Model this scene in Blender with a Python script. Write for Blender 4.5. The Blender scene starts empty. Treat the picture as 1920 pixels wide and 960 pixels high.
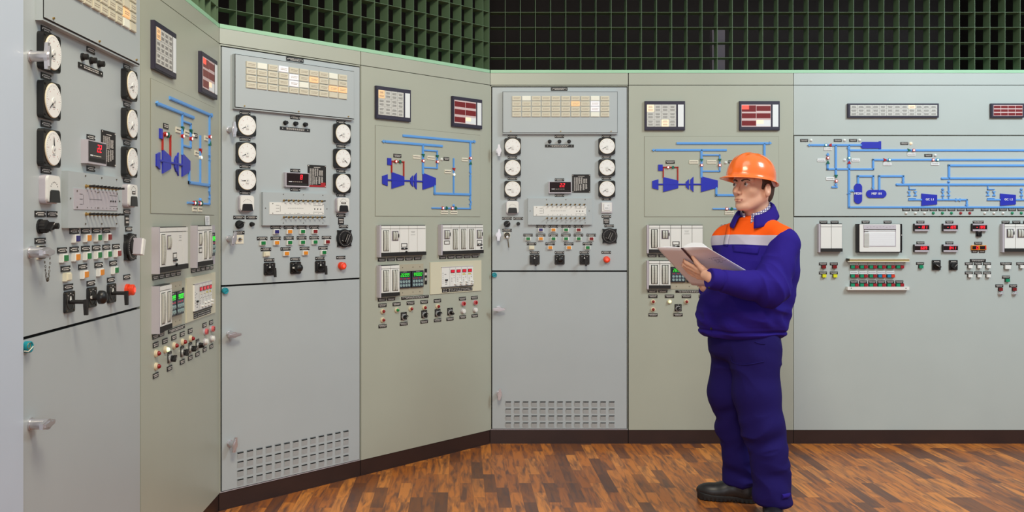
import bpy, bmesh, math, random
import numpy as np
from mathutils import Vector, Matrix

scene = bpy.context.scene
PI = math.pi
# ------------------------------------------------------------------ camera, world, lights, exposure
CAMZ = 1.4635
FPX = 1650.0
cam_d = bpy.data.cameras.new('camera')
cam_d.sensor_width = 36.0
cam_d.lens = 36.0 * FPX / 1920.0
cam_d.shift_x = 97.0 / 1920.0
cam_d.shift_y = -64.0 / 1920.0
cam_d.clip_start = 0.05
cam = bpy.data.objects.new('camera', cam_d)
scene.collection.objects.link(cam)
cam.location = (0, 0, CAMZ)
cam.rotation_euler = (PI / 2, 0, 0)
scene.camera = cam

scene.view_settings.view_transform = 'Standard'
scene.view_settings.look = 'None'
scene.view_settings.gamma = 1.0
scene.view_settings.exposure = 0.0
scene.view_settings.use_curve_mapping = False

world = bpy.data.worlds.new('world')
scene.world = world
world.use_nodes = True
_wn = world.node_tree
_bg = _wn.nodes['Background']
_bg.inputs[1].default_value = 1.0
_tc = _wn.nodes.new('ShaderNodeTexCoord')
_sx = _wn.nodes.new('ShaderNodeSeparateXYZ')
_wn.links.new(_tc.outputs['Generated'], _sx.inputs[0])
_cr = _wn.nodes.new('ShaderNodeValToRGB')
_cr.color_ramp.elements[0].position = 0.40
_cr.color_ramp.elements[0].color = (0.10, 0.10, 0.11, 1)
_cr.color_ramp.elements[1].position = 0.62
_cr.color_ramp.elements[1].color = (0.40, 0.425, 0.45, 1)
_mr = _wn.nodes.new('ShaderNodeMapRange')
_mr.inputs[1].default_value = -1.0
_mr.inputs[2].default_value = 1.0
_wn.links.new(_sx.outputs['Z'], _mr.inputs[0])
_wn.links.new(_mr.outputs[0], _cr.inputs[0])
_wn.links.new(_cr.outputs[0], _bg.inputs[0])


def area(name, loc, target, sx, sy, power, col):
    d = bpy.data.lights.new(name, 'AREA')
    d.shape = 'RECTANGLE'
    d.size = sx
    d.size_y = sy
    d.energy = power
    d.color = col
    o = bpy.data.objects.new(name, d)
    scene.collection.objects.link(o)
    o.location = loc
    o.rotation_euler = (Vector(target) - Vector(loc)).to_track_quat('-Z', 'Y').to_euler()
    return o


area('ceiling_light_main', (0.7, 2.8, 4.3), (0.7, 3.7, 0.0), 1.6, 1.2, 22, (1.0, 0.98, 0.93))
area('ceiling_light_right', (4.3, 2.9, 4.2), (4.0, 5.2, 1.9), 1.4, 1.2, 135, (0.84, 0.96, 1.0))
area('ceiling_light_left', (0.1, 1.3, 4.0), (-0.9, 4.3, 2.0), 0.9, 0.9, 82, (1.0, 0.90, 0.68))
area('fill_light_behind', (-0.5, -1.6, 1.55), (0.9, 5.0, 1.35), 2.6, 1.5, 46, (0.97, 0.98, 1.0))  # added fill behind the camera, brightens the worker's face and the book covers

COL = scene.collection
SP = 284.25           # photograph pixels per metre on the far wall


# ------------------------------------------------------------------ helpers
def lin(c):
    c = c / 255.0
    return c / 12.92 if c <= 0.04045 else ((c + 0.055) / 1.055) ** 2.4


def rgb(r, g, b):
    return (lin(r), lin(g), lin(b), 1.0)


def mat(name, c, rough=0.5, metal=0.0, emit=None, es=0.0, noise=0.0, nscale=6.0, bump=0.0, bscale=200.0, spec=0.5, coat=0.0, sub=0.0):
    m = bpy.data.materials.new(name)
    m.use_nodes = True
    nt = m.node_tree
    b = nt.nodes['Principled BSDF']
    b.inputs['Base Color'].default_value = c
    b.inputs['Roughness'].default_value = rough
    b.inputs['Metallic'].default_value = metal
    b.inputs['Specular IOR Level'].default_value = spec
    b.inputs['Coat Weight'].default_value = coat
    if sub:
        b.inputs['Subsurface Weight'].default_value = sub
        b.inputs['Subsurface Radius'].default_value = (0.02, 0.008, 0.004)
        b.inputs['Subsurface Scale'].default_value = 0.5
    if emit:
        b.inputs['Emission Color'].default_value = emit
        b.inputs['Emission Strength'].default_value = es
    if noise or bump:
        tc = nt.nodes.new('ShaderNodeTexCoord')
    if noise:
        n = nt.nodes.new('ShaderNodeTexNoise')
        n.inputs['Scale'].default_value = nscale
        n.inputs['Detail'].default_value = 6
        nt.links.new(tc.outputs['Object'], n.inputs['Vector'])
        mr = nt.nodes.new('ShaderNodeMapRange')
        mr.inputs[1].default_value = 0.3
        mr.inputs[2].default_value = 0.7
        mr.inputs[3].default_value = 1 - noise
        mr.inputs[4].default_value = 1 + noise
        nt.links.new(n.outputs['Fac'], mr.inputs[0])
        mx = nt.nodes.new('ShaderNodeVectorMath')
        mx.operation = 'SCALE'
        mx.inputs[0].default_value = c[:3]
        nt.links.new(mr.outputs[0], mx.inputs['Scale'])
        nt.links.new(mx.outputs[0], b.inputs['Base Color'])
    if bump:
        n2 = nt.nodes.new('ShaderNodeTexNoise')
        n2.inputs['Scale'].default_value = bscale
        nt.links.new(tc.outputs['Object'], n2.inputs['Vector'])
        bp = nt.nodes.new('ShaderNodeBump')
        bp.inputs['Strength'].default_value = bump
        bp.inputs['Distance'].default_value = 0.002
        nt.links.new(n2.outputs['Fac'], bp.inputs['Height'])
        nt.links.new(bp.outputs[0], b.inputs['Normal'])
    return m


M = {}
M['beige'] = mat('panel_paint_beige', rgb(175, 179, 165), 0.33, noise=0.02, nscale=3, bump=0.05, bscale=60)
M['door'] = mat('door_paint_grey', rgb(178, 186, 189), 0.36, noise=0.02, nscale=3, bump=0.05, bscale=60)
M['cool'] = mat('console_paint_grey', rgb(184, 193, 190), 0.36, noise=0.02, nscale=3, bump=0.05, bscale=60)
M['pale'] = mat('pale_blue_grey_paint', rgb(196, 208, 224), 0.4, noise=0.02, nscale=3)
M['gap'] = mat('painted_gap_shade', rgb(14, 13, 12), 0.8)  # shade inside door gaps and louvre slots, painted as near-black
M['plinth'] = mat('dark_brown_plinth', rgb(52, 34, 30), 0.45, noise=0.08, nscale=8)
M['green'] = mat('green_grille_paint', rgb(92, 116, 88), 0.55, noise=0.06, nscale=5)
M['greenrail'] = mat('pale_green_rail_paint', rgb(160, 206, 172), 0.45, noise=0.03)
M['dark'] = mat('painted_void_shade', rgb(44, 38, 38), 0.9, noise=0.2, nscale=2)  # darkness behind the grille, painted into the walls and ceiling there
M['post'] = mat('grey_post', rgb(120, 112, 125), 0.8)
M['black'] = mat('black_plastic', rgb(22, 21, 22), 0.38)
M['blackm'] = mat('black_matt', rgb(30, 28, 28), 0.7)
M['plate'] = mat('black_plate', rgb(24, 20, 20), 0.45)
M['ink'] = mat('white_engraving', rgb(205, 200, 195), 0.6)
M['inkd'] = mat('dark_print', rgb(70, 66, 64), 0.7)
M['white'] = mat('white_plastic', rgb(232, 232, 228), 0.35)
M['whitep'] = mat('white_paper', rgb(236, 238, 240), 0.8)
M['dial'] = mat('white_dial', rgb(240, 240, 238), 0.4)
M['cream'] = mat('cream_plastic', rgb(214, 210, 186), 0.45, noise=0.02)
M['tile'] = mat('ivory_tile', rgb(214, 208, 188), 0.35, noise=0.05, nscale=9)
M['tilew'] = mat('white_tile', rgb(236, 236, 222), 0.35, emit=(1, 1, 0.95, 1), es=0.04)
M['tilelit'] = mat('lit_white_tile', rgb(235, 232, 235), 0.4, emit=(1, 0.95, 1.0, 1), es=0.22)
M['tileor'] = mat('lit_amber_tile', rgb(226, 190, 150), 0.4, emit=(1, 0.5, 0.18, 1), es=0.42)
M['paper'] = mat('backlit_grey_paper', rgb(205, 205, 200), 0.6, noise=0.03)
M['paperw'] = mat('backlit_white_strip', rgb(222, 226, 228), 0.5, emit=(1, 1, 1, 1), es=0.08)
M['lampwarm'] = mat('lit_warm_window', rgb(255, 225, 190), 0.5, emit=(1, 0.78, 0.55, 1), es=0.4)
M['lampred'] = mat('lit_red_window', rgb(250, 60, 50), 0.5, emit=(1, 0.12, 0.08, 1), es=0.8)
M['maroon'] = mat('maroon_window', rgb(122, 30, 34), 0.35)
M['pinkgrey'] = mat('pale_pink_strip', rgb(214, 190, 190), 0.5)
M['navy'] = mat('navy_frame', rgb(48, 44, 62), 0.45)
M['pipe'] = mat('light_blue_pipe', rgb(98, 162, 232), 0.4)
M['blue'] = mat('royal_blue_symbol', rgb(38, 48, 178), 0.4)
M['redpipe'] = mat('red_brown_pipe', rgb(176, 44, 34), 0.4)
M['vgreen'] = mat('green_marker', rgb(16, 104, 86), 0.4)
M['vred'] = mat('red_marker', rgb(178, 26, 36), 0.35)
M['vteal'] = mat('teal_marker', rgb(30, 130, 140), 0.4)
M['vlit'] = mat('lit_marker_lens', rgb(255, 220, 215), 0.3, emit=(1, 0.75, 0.72, 1), es=0.7)
M['vlitb'] = mat('lit_blue_white_lens', rgb(215, 245, 255), 0.3, emit=(0.7, 0.95, 1, 1), es=0.9)
M['tag'] = mat('cream_tag', rgb(226, 220, 202), 0.5)
M['orange'] = mat('orange_cap', rgb(226, 140, 32), 0.35)
M['gcap'] = mat('green_cap', rgb(18, 120, 58), 0.35)
M['gbtn'] = mat('green_button_plastic', rgb(22, 142, 100), 0.35)
M['rcap'] = mat('dark_red_cap', rgb(128, 22, 24), 0.35)
M['rbtn'] = mat('red_button_plastic', rgb(160, 34, 44), 0.35)
M['tbtn'] = mat('blue_button_plastic', rgb(24, 130, 170), 0.35)
M['obtn'] = mat('orange_red_button', rgb(215, 62, 38), 0.35)
M['bcap'] = mat('indigo_cap', rgb(36, 28, 110), 0.35)
M['icap'] = mat('ivory_cap', rgb(226, 220, 196), 0.4)
M['ybtn'] = mat('yellow_button', rgb(226, 228, 40), 0.35)
M['mush'] = mat('orange_red_mushroom', rgb(235, 68, 30), 0.35)
M['steel'] = mat('satin_steel', rgb(205, 202, 206), 0.3, metal=0.75)
M['chrome'] = mat('pale_metal', rgb(205, 205, 205), 0.28, metal=0.55)
M['brass'] = mat('dull_brass', rgb(170, 140, 84), 0.4, metal=0.7)
M['alu'] = mat('pale_lavender_metal', rgb(196, 190, 198), 0.4, metal=0.2)
M['screen'] = mat('dark_screen', rgb(34, 18, 18), 0.15)
M['led'] = mat('red_digit', rgb(255, 30, 40), 0.4, emit=(1, 0.02, 0.04, 1), es=1.6)
M['gled'] = mat('green_digit', rgb(60, 255, 60), 0.4, emit=(0.08, 0.95, 0.10, 1), es=0.6)
M['redled'] = mat('red_display', rgb(190, 20, 40), 0.25, emit=(1, 0.02, 0.06, 1), es=0.35)
M['drum'] = mat('scale_drum', rgb(196, 196, 186), 0.5)
M['seal'] = mat('turquoise_seal', rgb(30, 150, 165), 0.4)
M['pinkl'] = mat('pale_red_lens', rgb(222, 110, 112), 0.3)
M['redl'] = mat('deep_red_lens', rgb(140, 14, 16), 0.2)
M['greenl'] = mat('green_lens', rgb(18, 140, 62), 0.25)
M['greenlit'] = mat('lit_green_lens', rgb(225, 255, 200), 0.3, emit=(0.75, 1, 0.55, 1), es=0.9)
M['olive'] = mat('beige_metal_plate', rgb(178, 172, 152), 0.45)
M['ylab'] = mat('yellow_label', rgb(206, 196, 110), 0.6)
M['slate'] = mat('slate_face', rgb(64, 72, 84), 0.4)
M['key'] = mat('grey_rubber_key', rgb(150, 176, 176), 0.5)
M['ivory'] = mat('ivory_bezel', rgb(222, 208, 178), 0.4)
M['olivebar'] = mat('khaki_bar', rgb(176, 158, 104), 0.5)
M['dgreen'] = mat('metal_dark', rgb(90, 80, 64), 0.4, metal=0.5)
M['graphp'] = mat('pink_grey_paper', rgb(196, 190, 198), 0.6)
M['red'] = mat('red_paint', rgb(170, 30, 36), 0.4)


class MB:
    def __init__(s):
        s.v, s.f, s.mi, s.ms, s.sm = [], [], [], [], []

    def m(s, name):
        if name not in s.ms:
            s.ms.append(name)
        return s.ms.index(name)

    def add(s, vs, fs, m, smooth=False):
        o = len(s.v)
        s.v += [tuple(v) for v in vs]
        k = s.m(m)
        for f in fs:
            s.f.append([o + i for i in f])
            s.mi.append(k)
            s.sm.append(smooth)
        return s

    def box(s, x0, x1, y0, y1, z0, z1, m):
        vs = [(x, y, z) for x in (x0, x1) for y in (y0, y1) for z in (z0, z1)]
        fs = [(0, 1, 3, 2), (4, 6, 7, 5), (0, 4, 5, 1), (2, 3, 7, 6), (0, 2, 6, 4), (1, 5, 7, 3)]
        return s.add(vs, fs, m)

    def cbox(s, cx, cz, w, h, y0, y1, m):
        return s.box(cx - w / 2, cx + w / 2, y0, y1, cz - h / 2, cz + h / 2, m)

    def prism(s, pts, y0, y1, m, smooth=False):
        """pts (x,z) counter-clockwise seen from -y, extruded from y0 (front) to y1 (back)"""
        n = len(pts)
        a = sum(pts[i][0] * pts[(i + 1) % n][1] - pts[(i + 1) % n][0] * pts[i][1] for i in range(n))
        if a < 0:
            pts = pts[::-1]
        if y0 > y1:
            y0, y1 = y1, y0
        vs = [(x, y0, z) for x, z in pts] + [(x, y1, z) for x, z in pts]
        s.add(vs, [tuple(range(n)), tuple(range(2 * n - 1, n - 1, -1))], m)
        o = len(s.v)
        s.add(vs, [(i, n + i, n + (i + 1) % n, (i + 1) % n) for i in range(n)], m, smooth)
        return s

    def disc(s, cx, cz, r, y0, y1, m, n=20, sx=1.0):
        return s.prism([(cx + r * sx * math.cos(2 * PI * i / n), cz + r * math.sin(2 * PI * i / n)) for i in range(n)], y0, y1, m, True)

    def rrect(s, cx, cz, w, h, r, y0, y1, m, n=4):
        pts = []
        for (qx, qz, a0) in ((1, 1, 0), (-1, 1, PI / 2), (-1, -1, PI), (1, -1, 1.5 * PI)):
            for i in range(n + 1):
                a = a0 + PI / 2 * i / n
                pts.append((cx + qx * (w / 2 - r) + r * math.cos(a), cz + qz * (h / 2 - r) + r * math.sin(a)))
        return s.prism(pts, y0, y1, m)

    def dome(s, cx, cy, cz, r, depth, m, n=16, k=5, sx=1.0):
        """half ellipsoid bulging towards -y"""
        vs, fs = [], []
        for j in range(k):
            a = PI / 2 * j / k
            for i in range(n):
                t = 2 * PI * i / n
                vs.append((cx + r * sx * math.cos(a) * math.cos(t), cy - depth * math.sin(a), cz + r * math.cos(a) * math.sin(t)))
        vs.append((cx, cy - depth, cz))
        for j in range(k - 1):
            for i in range(n):
                fs.append((j * n + i, j * n + (i + 1) % n, (j + 1) * n + (i + 1) % n, (j + 1) * n + i))
        for i in range(n):
            fs.append(((k - 1) * n + i, (k - 1) * n + (i + 1) % n, k * n))
        return s.add(vs, fs, m, True)

    def tube(s, pts, r, m, n=8, r2=None, cap=True):
        pts = [Vector(p) for p in pts]
        vs, fs = [], []
        up = Vector((0.13, 0.21, 1)).normalized()
        for i, p in enumerate(pts):
            d = (pts[min(i + 1, len(pts) - 1)] - pts[max(i - 1, 0)]).normalized()
            a = d.cross(up)
            if a.length < 0.15:
                a = d.cross(Vector((1, 0, 0)))
            a.normalize()
            b = a.cross(d)
            rr = r if r2 is None else r + (r2 - r) * i / (len(pts) - 1)
            for k in range(n):
                t = 2 * PI * k / n
                vs.append(p + a * rr * math.cos(t) + b * rr * math.sin(t))
        for i in range(len(pts) - 1):
            for k in range(n):
                fs.append((i * n + k, i * n + (k + 1) % n, (i + 1) * n + (k + 1) % n, (i + 1) * n + k))
        s.add(vs, fs, m, True)
        if cap:
            s.add(vs, [tuple(range(n - 1, -1, -1)), tuple(range((len(pts) - 1) * n, len(pts) * n))], m)
        return s

    def torus(s, c, R, r, m, axis='y', n=14, k=6, sx=1.0, sz=1.0):
        vs, fs = [], []
        for i in range(n):
            t = 2 * PI * i / n
            for j in range(k):
                a = 2 * PI * j / k
                rr = R + r * math.cos(a)
                p = (rr * math.cos(t) * sx, r * math.sin(a), rr * math.sin(t) * sz)
                if axis == 'x':
                    p = (p[1], p[0], p[2])
                elif axis == 'z':
                    p = (p[0], p[2], p[1])
                vs.append((c[0] + p[0], c[1] + p[1], c[2] + p[2]))
        for i in range(n):
            for j in range(k):
                fs.append((i * k + j, i * k + (j + 1) % k, ((i + 1) % n) * k + (j + 1) % k, ((i + 1) % n) * k + j))
        return s.add(vs, fs, m, True)

    def mesh(s, name):
        me = bpy.data.meshes.new(name)
        me.from_pydata(s.v, [], s.f)
        for n in s.ms:
            me.materials.append(M[n])
        me.polygons.foreach_set('material_index', s.mi)
        me.polygons.foreach_set('use_smooth', s.sm)
        bm = bmesh.new()
        bm.from_mesh(me)
        bmesh.ops.recalc_face_normals(bm, faces=bm.faces)
        bm.to_mesh(me)
        bm.free()
        me.update()
        return me


def link(name, data, parent=None, loc=(0, 0, 0), rot=None):
    o = bpy.data.objects.new(name, data)
    COL.objects.link(o)
    o.parent = parent
    o.location = loc
    if rot:
        o.rotation_euler = rot
    return o


def thing(name, label, cat, loc=(0, 0, 0), rz=0.0, group=None):
    o = bpy.data.objects.new(name, None)
    o.empty_display_size = 0.1
    COL.objects.link(o)
    o.location = loc
    o.rotation_euler = (0, 0, rz)
    o['label'] = label
    o['category'] = cat
    if group:
        o['group'] = group
    return o


def struct(name, mb):
    o = link(name, mb.mesh(name))
    o['kind'] = 'structure'
    return o


_cache = {}


def cached(key, name, fn):
    if key not in _cache:
        mb = MB()
        fn(mb)
        _cache[key] = mb.mesh(name)
    return _cache[key]


p = 1.0 / SP      # one far-wall pixel in metres

# ------------------------------------------------------------------ the three walls of cabinets
DC = 5.805
X_BC, Y_BC = (919 - 863) / SP, DC
D_AB = 4.448
X_AB = (411 - 863) / FPX * D_AB
D_A0 = X_AB * FPX / (36 - 863)
LB = math.hypot(X_BC - X_AB, Y_BC - D_AB)
TB = math.atan2(Y_BC - D_AB, X_BC - X_AB)
LA = D_AB - D_A0
LW = 568.5 / SP


class Wall:
    def __init__(s, ox, oy, rz, length):
        s.ox, s.oy, s.rz, s.L = ox, oy, rz, length
        s.k = length / 568.5

    def at(s, u):
        return (s.ox + u * math.cos(s.rz), s.oy + u * math.sin(s.rz), 0)


WA = Wall(X_AB, D_A0, PI / 2, LA)
WB = Wall(X_AB, D_AB, TB, LB)
WC = Wall(X_BC, Y_BC, 0.0, LW)


class Mod:
    """a cabinet: a root empty on the floor at the module's left edge; canonical pixels of the far wall -> local x, z"""

    def __init__(s, wall, px0, px1, name, label, group):
        s.w, s.px0, s.px1 = wall, px0, px1
        s.yf = -0.003 if px0 == 919 else -0.001
        s.k = wall.k
        s.root = thing(name, label, 'control cabinet', wall.at((px0 - 919) * wall.k), wall.rz, group)

    def X(s, cx):
        return (cx - s.px0) * s.k

    def Z(s, cy):
        return CAMZ + (416 - cy) * p

    def put(s, name, mesh, cx, cy, y=0.0, parent=None, rot=None, label=None):
        o = link(name, mesh, parent or s.root, (s.X(cx), y + s.yf, s.Z(cy)), rot)
        if label:
            o['label'] = label
        return o

    def sub(s, name, mesh, parent, loc=(0, 0, 0), rot=None, label=None):
        o = link(name, mesh, parent, loc, rot)
        if label:
            o['label'] = label
        return o


rnd = random.Random(7)


# ------------------------------------------------------------------ small fittings (all about the origin, front towards -y)
def plate_mesh(wpx, hpx, kind, seed):
    def f(b):
        r = random.Random(seed * 31 + int(wpx * 7))
        w, h = wpx * p, hpx * p
        if kind == 'tag':
            b.cbox(0, 0, w, h, -0.004, 0, 'tag')
            ink = 'inkd'
        elif kind == 'wtag':
            b.cbox(0, 0, w, h, -0.004, 0, 'whitep')
            ink = 'inkd'
        else:
            b.cbox(0, 0, w, h, -0.003, 0, 'plate')
            ink = 'ink'
        y = -0.0034 if kind not in ('tag', 'wtag') else -0.0044
        rows = 1 if (hpx < 4.6 or kind in ('tag', 'wtag')) else 2
        side = 0.30 if kind == 'screw' else 0.40
        for i in range(rows):
            zc = (0 if rows == 1 else (0.17 - 0.34 * i) * h)
            tw = w * (side + r.random() * 0.08) * (1 if i == 0 else 0.8)
            x = -tw
            while x < tw:
                l = w * r.uniform(0.03, 0.07)
                b.box(x, min(x + l, tw), y, 0, zc - h * 0.085, zc + h * (0.06 + 0.06 * r.random()), ink)
                x += l + w * 0.018
        if kind == 'screw':
            for sx in (-1, 1):
                b.disc(sx * w * 0.42, 0, 0.9 * p * 0.75, -0.0042, 0, 'white', 8)
    return cached(('plate', wpx, hpx, kind, seed), 'name_plate', f)


def plate(mod, cx, cy, w=17.5, h=5.0, kind='screw'):
    return mod.put('name_plate', plate_mesh(w, h, kind, rnd.randrange(4)), cx, cy)


def box_mesh(name, wpx, hpx, depth, m, key=None):
    return cached((name, wpx, hpx, depth, m), name, lambda b: b.cbox(0, 0, wpx * p, hpx * p, -depth, 0, m))


def gauge(mod, cx, cy, ang):
    def body(b):
        w = 31 * p
        b.rrect(0, 0, w, w, 3.5 * p, -0.020, 0, 'black')
        for sx in (-1, 1):
            for sz in (-1, 1):
                b.disc(sx * 12.6 * p, sz * 12.6 * p, 1.0 * p, -0.0225, -0.02, 'blackm', 8)
        b.torus((0, -0.022, 0), 14.1 * p, 0.55 * p, 'ivory', n=28, k=6)

    def dial(b):
        b.disc(0, 0, 14 * p, -0.0245, -0.019, 'dial', 28)
        for i in range(0, 31):
            a = math.radians(225 - i * 9)
            r0, r1 = (11.2, 12.6) if i % 5 == 0 else (12.0, 12.6)
            c, s_ = math.cos(a), math.sin(a)
            t = 0.12 * p
            b.prism([(r0 * p * c - t * s_, r0 * p * s_ + t * c), (r0 * p * c + t * s_, r0 * p * s_ - t * c),
                     (r1 * p * c + t * s_, r1 * p * s_ - t * c), (r1 * p * c - t * s_, r1 * p * s_ + t * c)], -0.0248, -0.024, 'inkd')
            if i % 5 == 0:
                b.cbox(9.4 * p * c, 9.4 * p * s_, 1.5 * p, 1.0 * p, -0.0248, -0.024, 'pinkgrey')
        b.cbox(0, -5.6 * p, 5 * p, 0.5 * p, -0.0249, -0.024, 'inkd')
        b.cbox(0, -7.0 * p, 4 * p, 0.5 * p, -0.0249, -0.024, 'pinkgrey')
        b.disc(0, -1.0 * p, 3.4 * p, -0.0262, -0.024, 'white', 16)
        b.disc(0, -1.0 * p, 1.0 * p, -0.028, -0.024, 'steel', 10)

    def needle(b):
        b.prism([(3.0 * p, -0.55 * p), (9.8 * p, -0.12 * p), (9.8 * p, 0.12 * p), (3.0 * p, 0.55 * p)], -0.0275, -0.0262, 'black')
    o = mod.put('gauge', cached('gauge', 'gauge', body), cx, cy)
    mod.sub('dial', cached('gdial', 'dial', dial), o)
    mod.sub('needle', cached('gneedle', 'needle', needle), o, (0, 0, -1.0 * p), (0, -math.radians(ang), 0))


def small_meter(mod, cx, cy, window=False):
    def body(b):
        b.rrect(0, 0, 23.5 * p, 24 * p, 4 * p, -0.018, 0, 'alu')
        b.rrect(0, 0.2 * p, 22 * p, 22.5 * p, 4 * p, -0.026, -0.01, 'white')

    def face(b):
        if window:
            b.cbox(0, 3.2 * p, 9 * p, 3.2 * p, -0.0275, -0.02, 'inkd')
            b.cbox(0, 3.2 * p, 6.5 * p, 1.2 * p, -0.0279, -0.02, 'ink')
        for i in range(7):
            a = math.radians(150 - i * 20)
            b.cbox(7 * p * math.cos(a), 7 * p * math.sin(a) - 1 * p + (3.5 * p if window else 0), 0.7 * p, 0.9 * p, -0.0266, -0.02, 'inkd')

    def cover(b):
        b.prism([(-9 * p, -11 * p), (9 * p, -11 * p), (7.6 * p, -1.8 * p), (6 * p, -0.6 * p), (-6 * p, -0.6 * p), (-7.6 * p, -1.8 * p)], -0.030, -0.02, 'black')
    o = mod.put('small_meter', cached('smeter', 'small_meter', body), cx, cy)
    mod.sub('scale_face', cached(('sface', window), 'scale_face', face), o)
    mod.sub('meter_cover', cached('scover', 'meter_cover', cover), o)


def square_meter(mod, cx, cy):
    def body(b):
        b.rrect(0, 0, 20.5 * p, 20 * p, 1 * p, -0.014, 0, 'alu')
        b.rrect(0, 0.6 * p, 18 * p, 17 * p, 0.8 * p, -0.018, -0.01, 'white')
        b.rrect(0, 0.8 * p, 12 * p, 12 * p, 0.6 * p, -0.0205, -0.01, 'alu')

    def face(b):
        b.cbox(0, 1 * p, 11 * p, 11 * p, -0.0215, -0.018, 'whitep')
        b.cbox(-1.2 * p, -1.2 * p, 6 * p, 0.9 * p, -0.022, -0.02, 'inkd')
        b.cbox(3.4 * p, -1.2 * p, 1.6 * p, 0.9 * p, -0.022, -0.02, 'inkd')
        b.torus((2.5 * p, -0.0215, 3.4 * p), 1.2 * p, 0.18 * p, 'inkd', n=10, k=4)
    o = mod.put('square_meter', cached('sqm', 'square_meter', body), cx, cy)
    mod.sub('scale_face', cached('sqf', 'scale_face', face), o)


def knob(mod, cx, cy, r, name='push_knob', collar=False):
    def f(b):
        b.disc(0, 0, r * p, -0.006, 0, 'black', 18)
        b.disc(0, 0, r * 0.78 * p, -0.020, -0.006, 'blackm', 18)
        b.disc(0, 0, r * 0.45 * p, -0.0215, -0.02, 'black', 12)
    mod.put(name, cached(('knob', r), name, f), cx, cy)


def ribbed_knob(mod, cx, cy):
    def base(b):
        b.disc(0, 0, 6.2 * p, -0.006, 0, 'black', 20)

    def cap(b):
        n = 24
        b.prism([((5.0 + 0.5 * (i % 2)) * p * math.cos(2 * PI * i / n), (5.0 + 0.5 * (i % 2)) * p * math.sin(2 * PI * i / n)) for i in range(n)], -0.022, -0.004, 'blackm')
        b.prism([(-1.2 * p, -5 * p), (1.2 * p, -5 * p), (0.9 * p, 5 * p), (-0.9 * p, 5 * p)], -0.038, -0.02, 'black')
        b.cbox(0, 3.5 * p, 0.5 * p, 2.6 * p, -0.0385, -0.037, 'ink')
    o = mod.put('rotary_knob', cached('rk', 'rotary_knob', base), cx, cy)
    mod.sub('grip', cached('rkc', 'grip', cap), o, (0, 0, 0), (0, 0.9, 0))


def square_button(mod, cx, cy, capm, w=10.0, h=7.5, frame='white', name='push_button'):
    def body(b):
        b.cbox(0, 0, w * p, h * p, -0.012, 0, frame)
        b.cbox(0, 0, (w - 1.6) * p, (h - 1.6) * p, -0.0135, -0.01, frame)

    def cap(b):
        b.cbox(0, 0, w * 0.7 * p, h * 0.68 * p, -0.0165, -0.01, capm)
    o = mod.put(name, cached(('sb', w, h, frame), name, body), cx, cy)
    c = mod.sub('button_cap', cached(('sbc', w, h, capm), 'button_cap', cap), o)
    return o


def cam_switch(mod, cx, cy, style='crank'):
    def base(b):
        b.rrect(0, 0, 18.7 * p, 18.7 * p, 2 * p, -0.008, 0, 'black')
        for sx in (-1, 1):
            for sz in (-1, 1):
                b.disc(sx * 7.3 * p, sz * 7.3 * p, 0.9 * p, -0.0095, -0.006, 'dgreen', 8)
        b.torus((0, -0.0085, 0), 6.8 * p, 0.3 * p, 'inkd', n=20, k=4)
        for a in (50, 90, 130):
            b.cbox(7.4 * p * math.cos(math.radians(a)), 7.4 * p * math.sin(math.radians(a)), 1.4 * p, 0.6 * p, -0.009, -0.007, 'ink')

    def handle(b):
        if style == 'crank':
            b.prism([(-1.6 * p, 0.5 * p), (1.6 * p, 0.5 * p), (0, 5.0 * p)], -0.0105, -0.008, 'white')
            b.tube([(0, -0.006, 0), (0, -0.030, 0), (0, -0.052, 0)], 1.9 * p, 'blackm', 10)
            b.prism([(-1.9 * p, 2 * p), (-1.9 * p, -3.5 * p), (-0.6 * p, -11.8 * p), (2.6 * p, -11.8 * p), (2.4 * p, -3 * p), (1.9 * p, 2 * p)], -0.060, -0.050, 'blackm')
        else:
            b.prism([(-6.4 * p, -0.6 * p), (-6.4 * p, 1.0 * p), (-3.0 * p, 1.6 * p), (-3.0 * p, -1.6 * p)], -0.0105, -0.008, 'white')
            b.tube([(0, -0.006, 0), (0, -0.035, 0)], 2.9 * p, 'blackm', 12)
            b.dome(0, -0.040, 0, 6.4 * p, 0.016, 'black', 20)
            b.disc(0, 0, 6.4 * p, -0.040, -0.030, 'black', 20)
    o = mod.put('selector_switch', cached('cam', 'selector_switch', base), cx, cy)
    mod.sub('switch_handle', cached(('camh', style), 'switch_handle', handle), o)


def mushroom(mod, cx, cy):
    def base(b):
        b.disc(0, 0, 6.2 * p, -0.010, 0, 'mush', 20)
        b.disc(0, 0, 4.4 * p, -0.016, -0.009, 'mush', 16)

    def cap(b):
        b.disc(0, 0, 5.7 * p, -0.026, -0.016, 'mush', 20)
        b.dome(0, -0.026, 0, 5.7 * p, 0.004, 'mush', 20)
        b.disc(0, 0, 2.6 * p, -0.0312, -0.03, 'lampred', 14)
    o = mod.put('emergency_button', cached('mush', 'emergency_button', base), cx, cy, label='round orange-red button')
    mod.sub('button_cap', cached('mushc', 'button_cap', cap), o)


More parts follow.
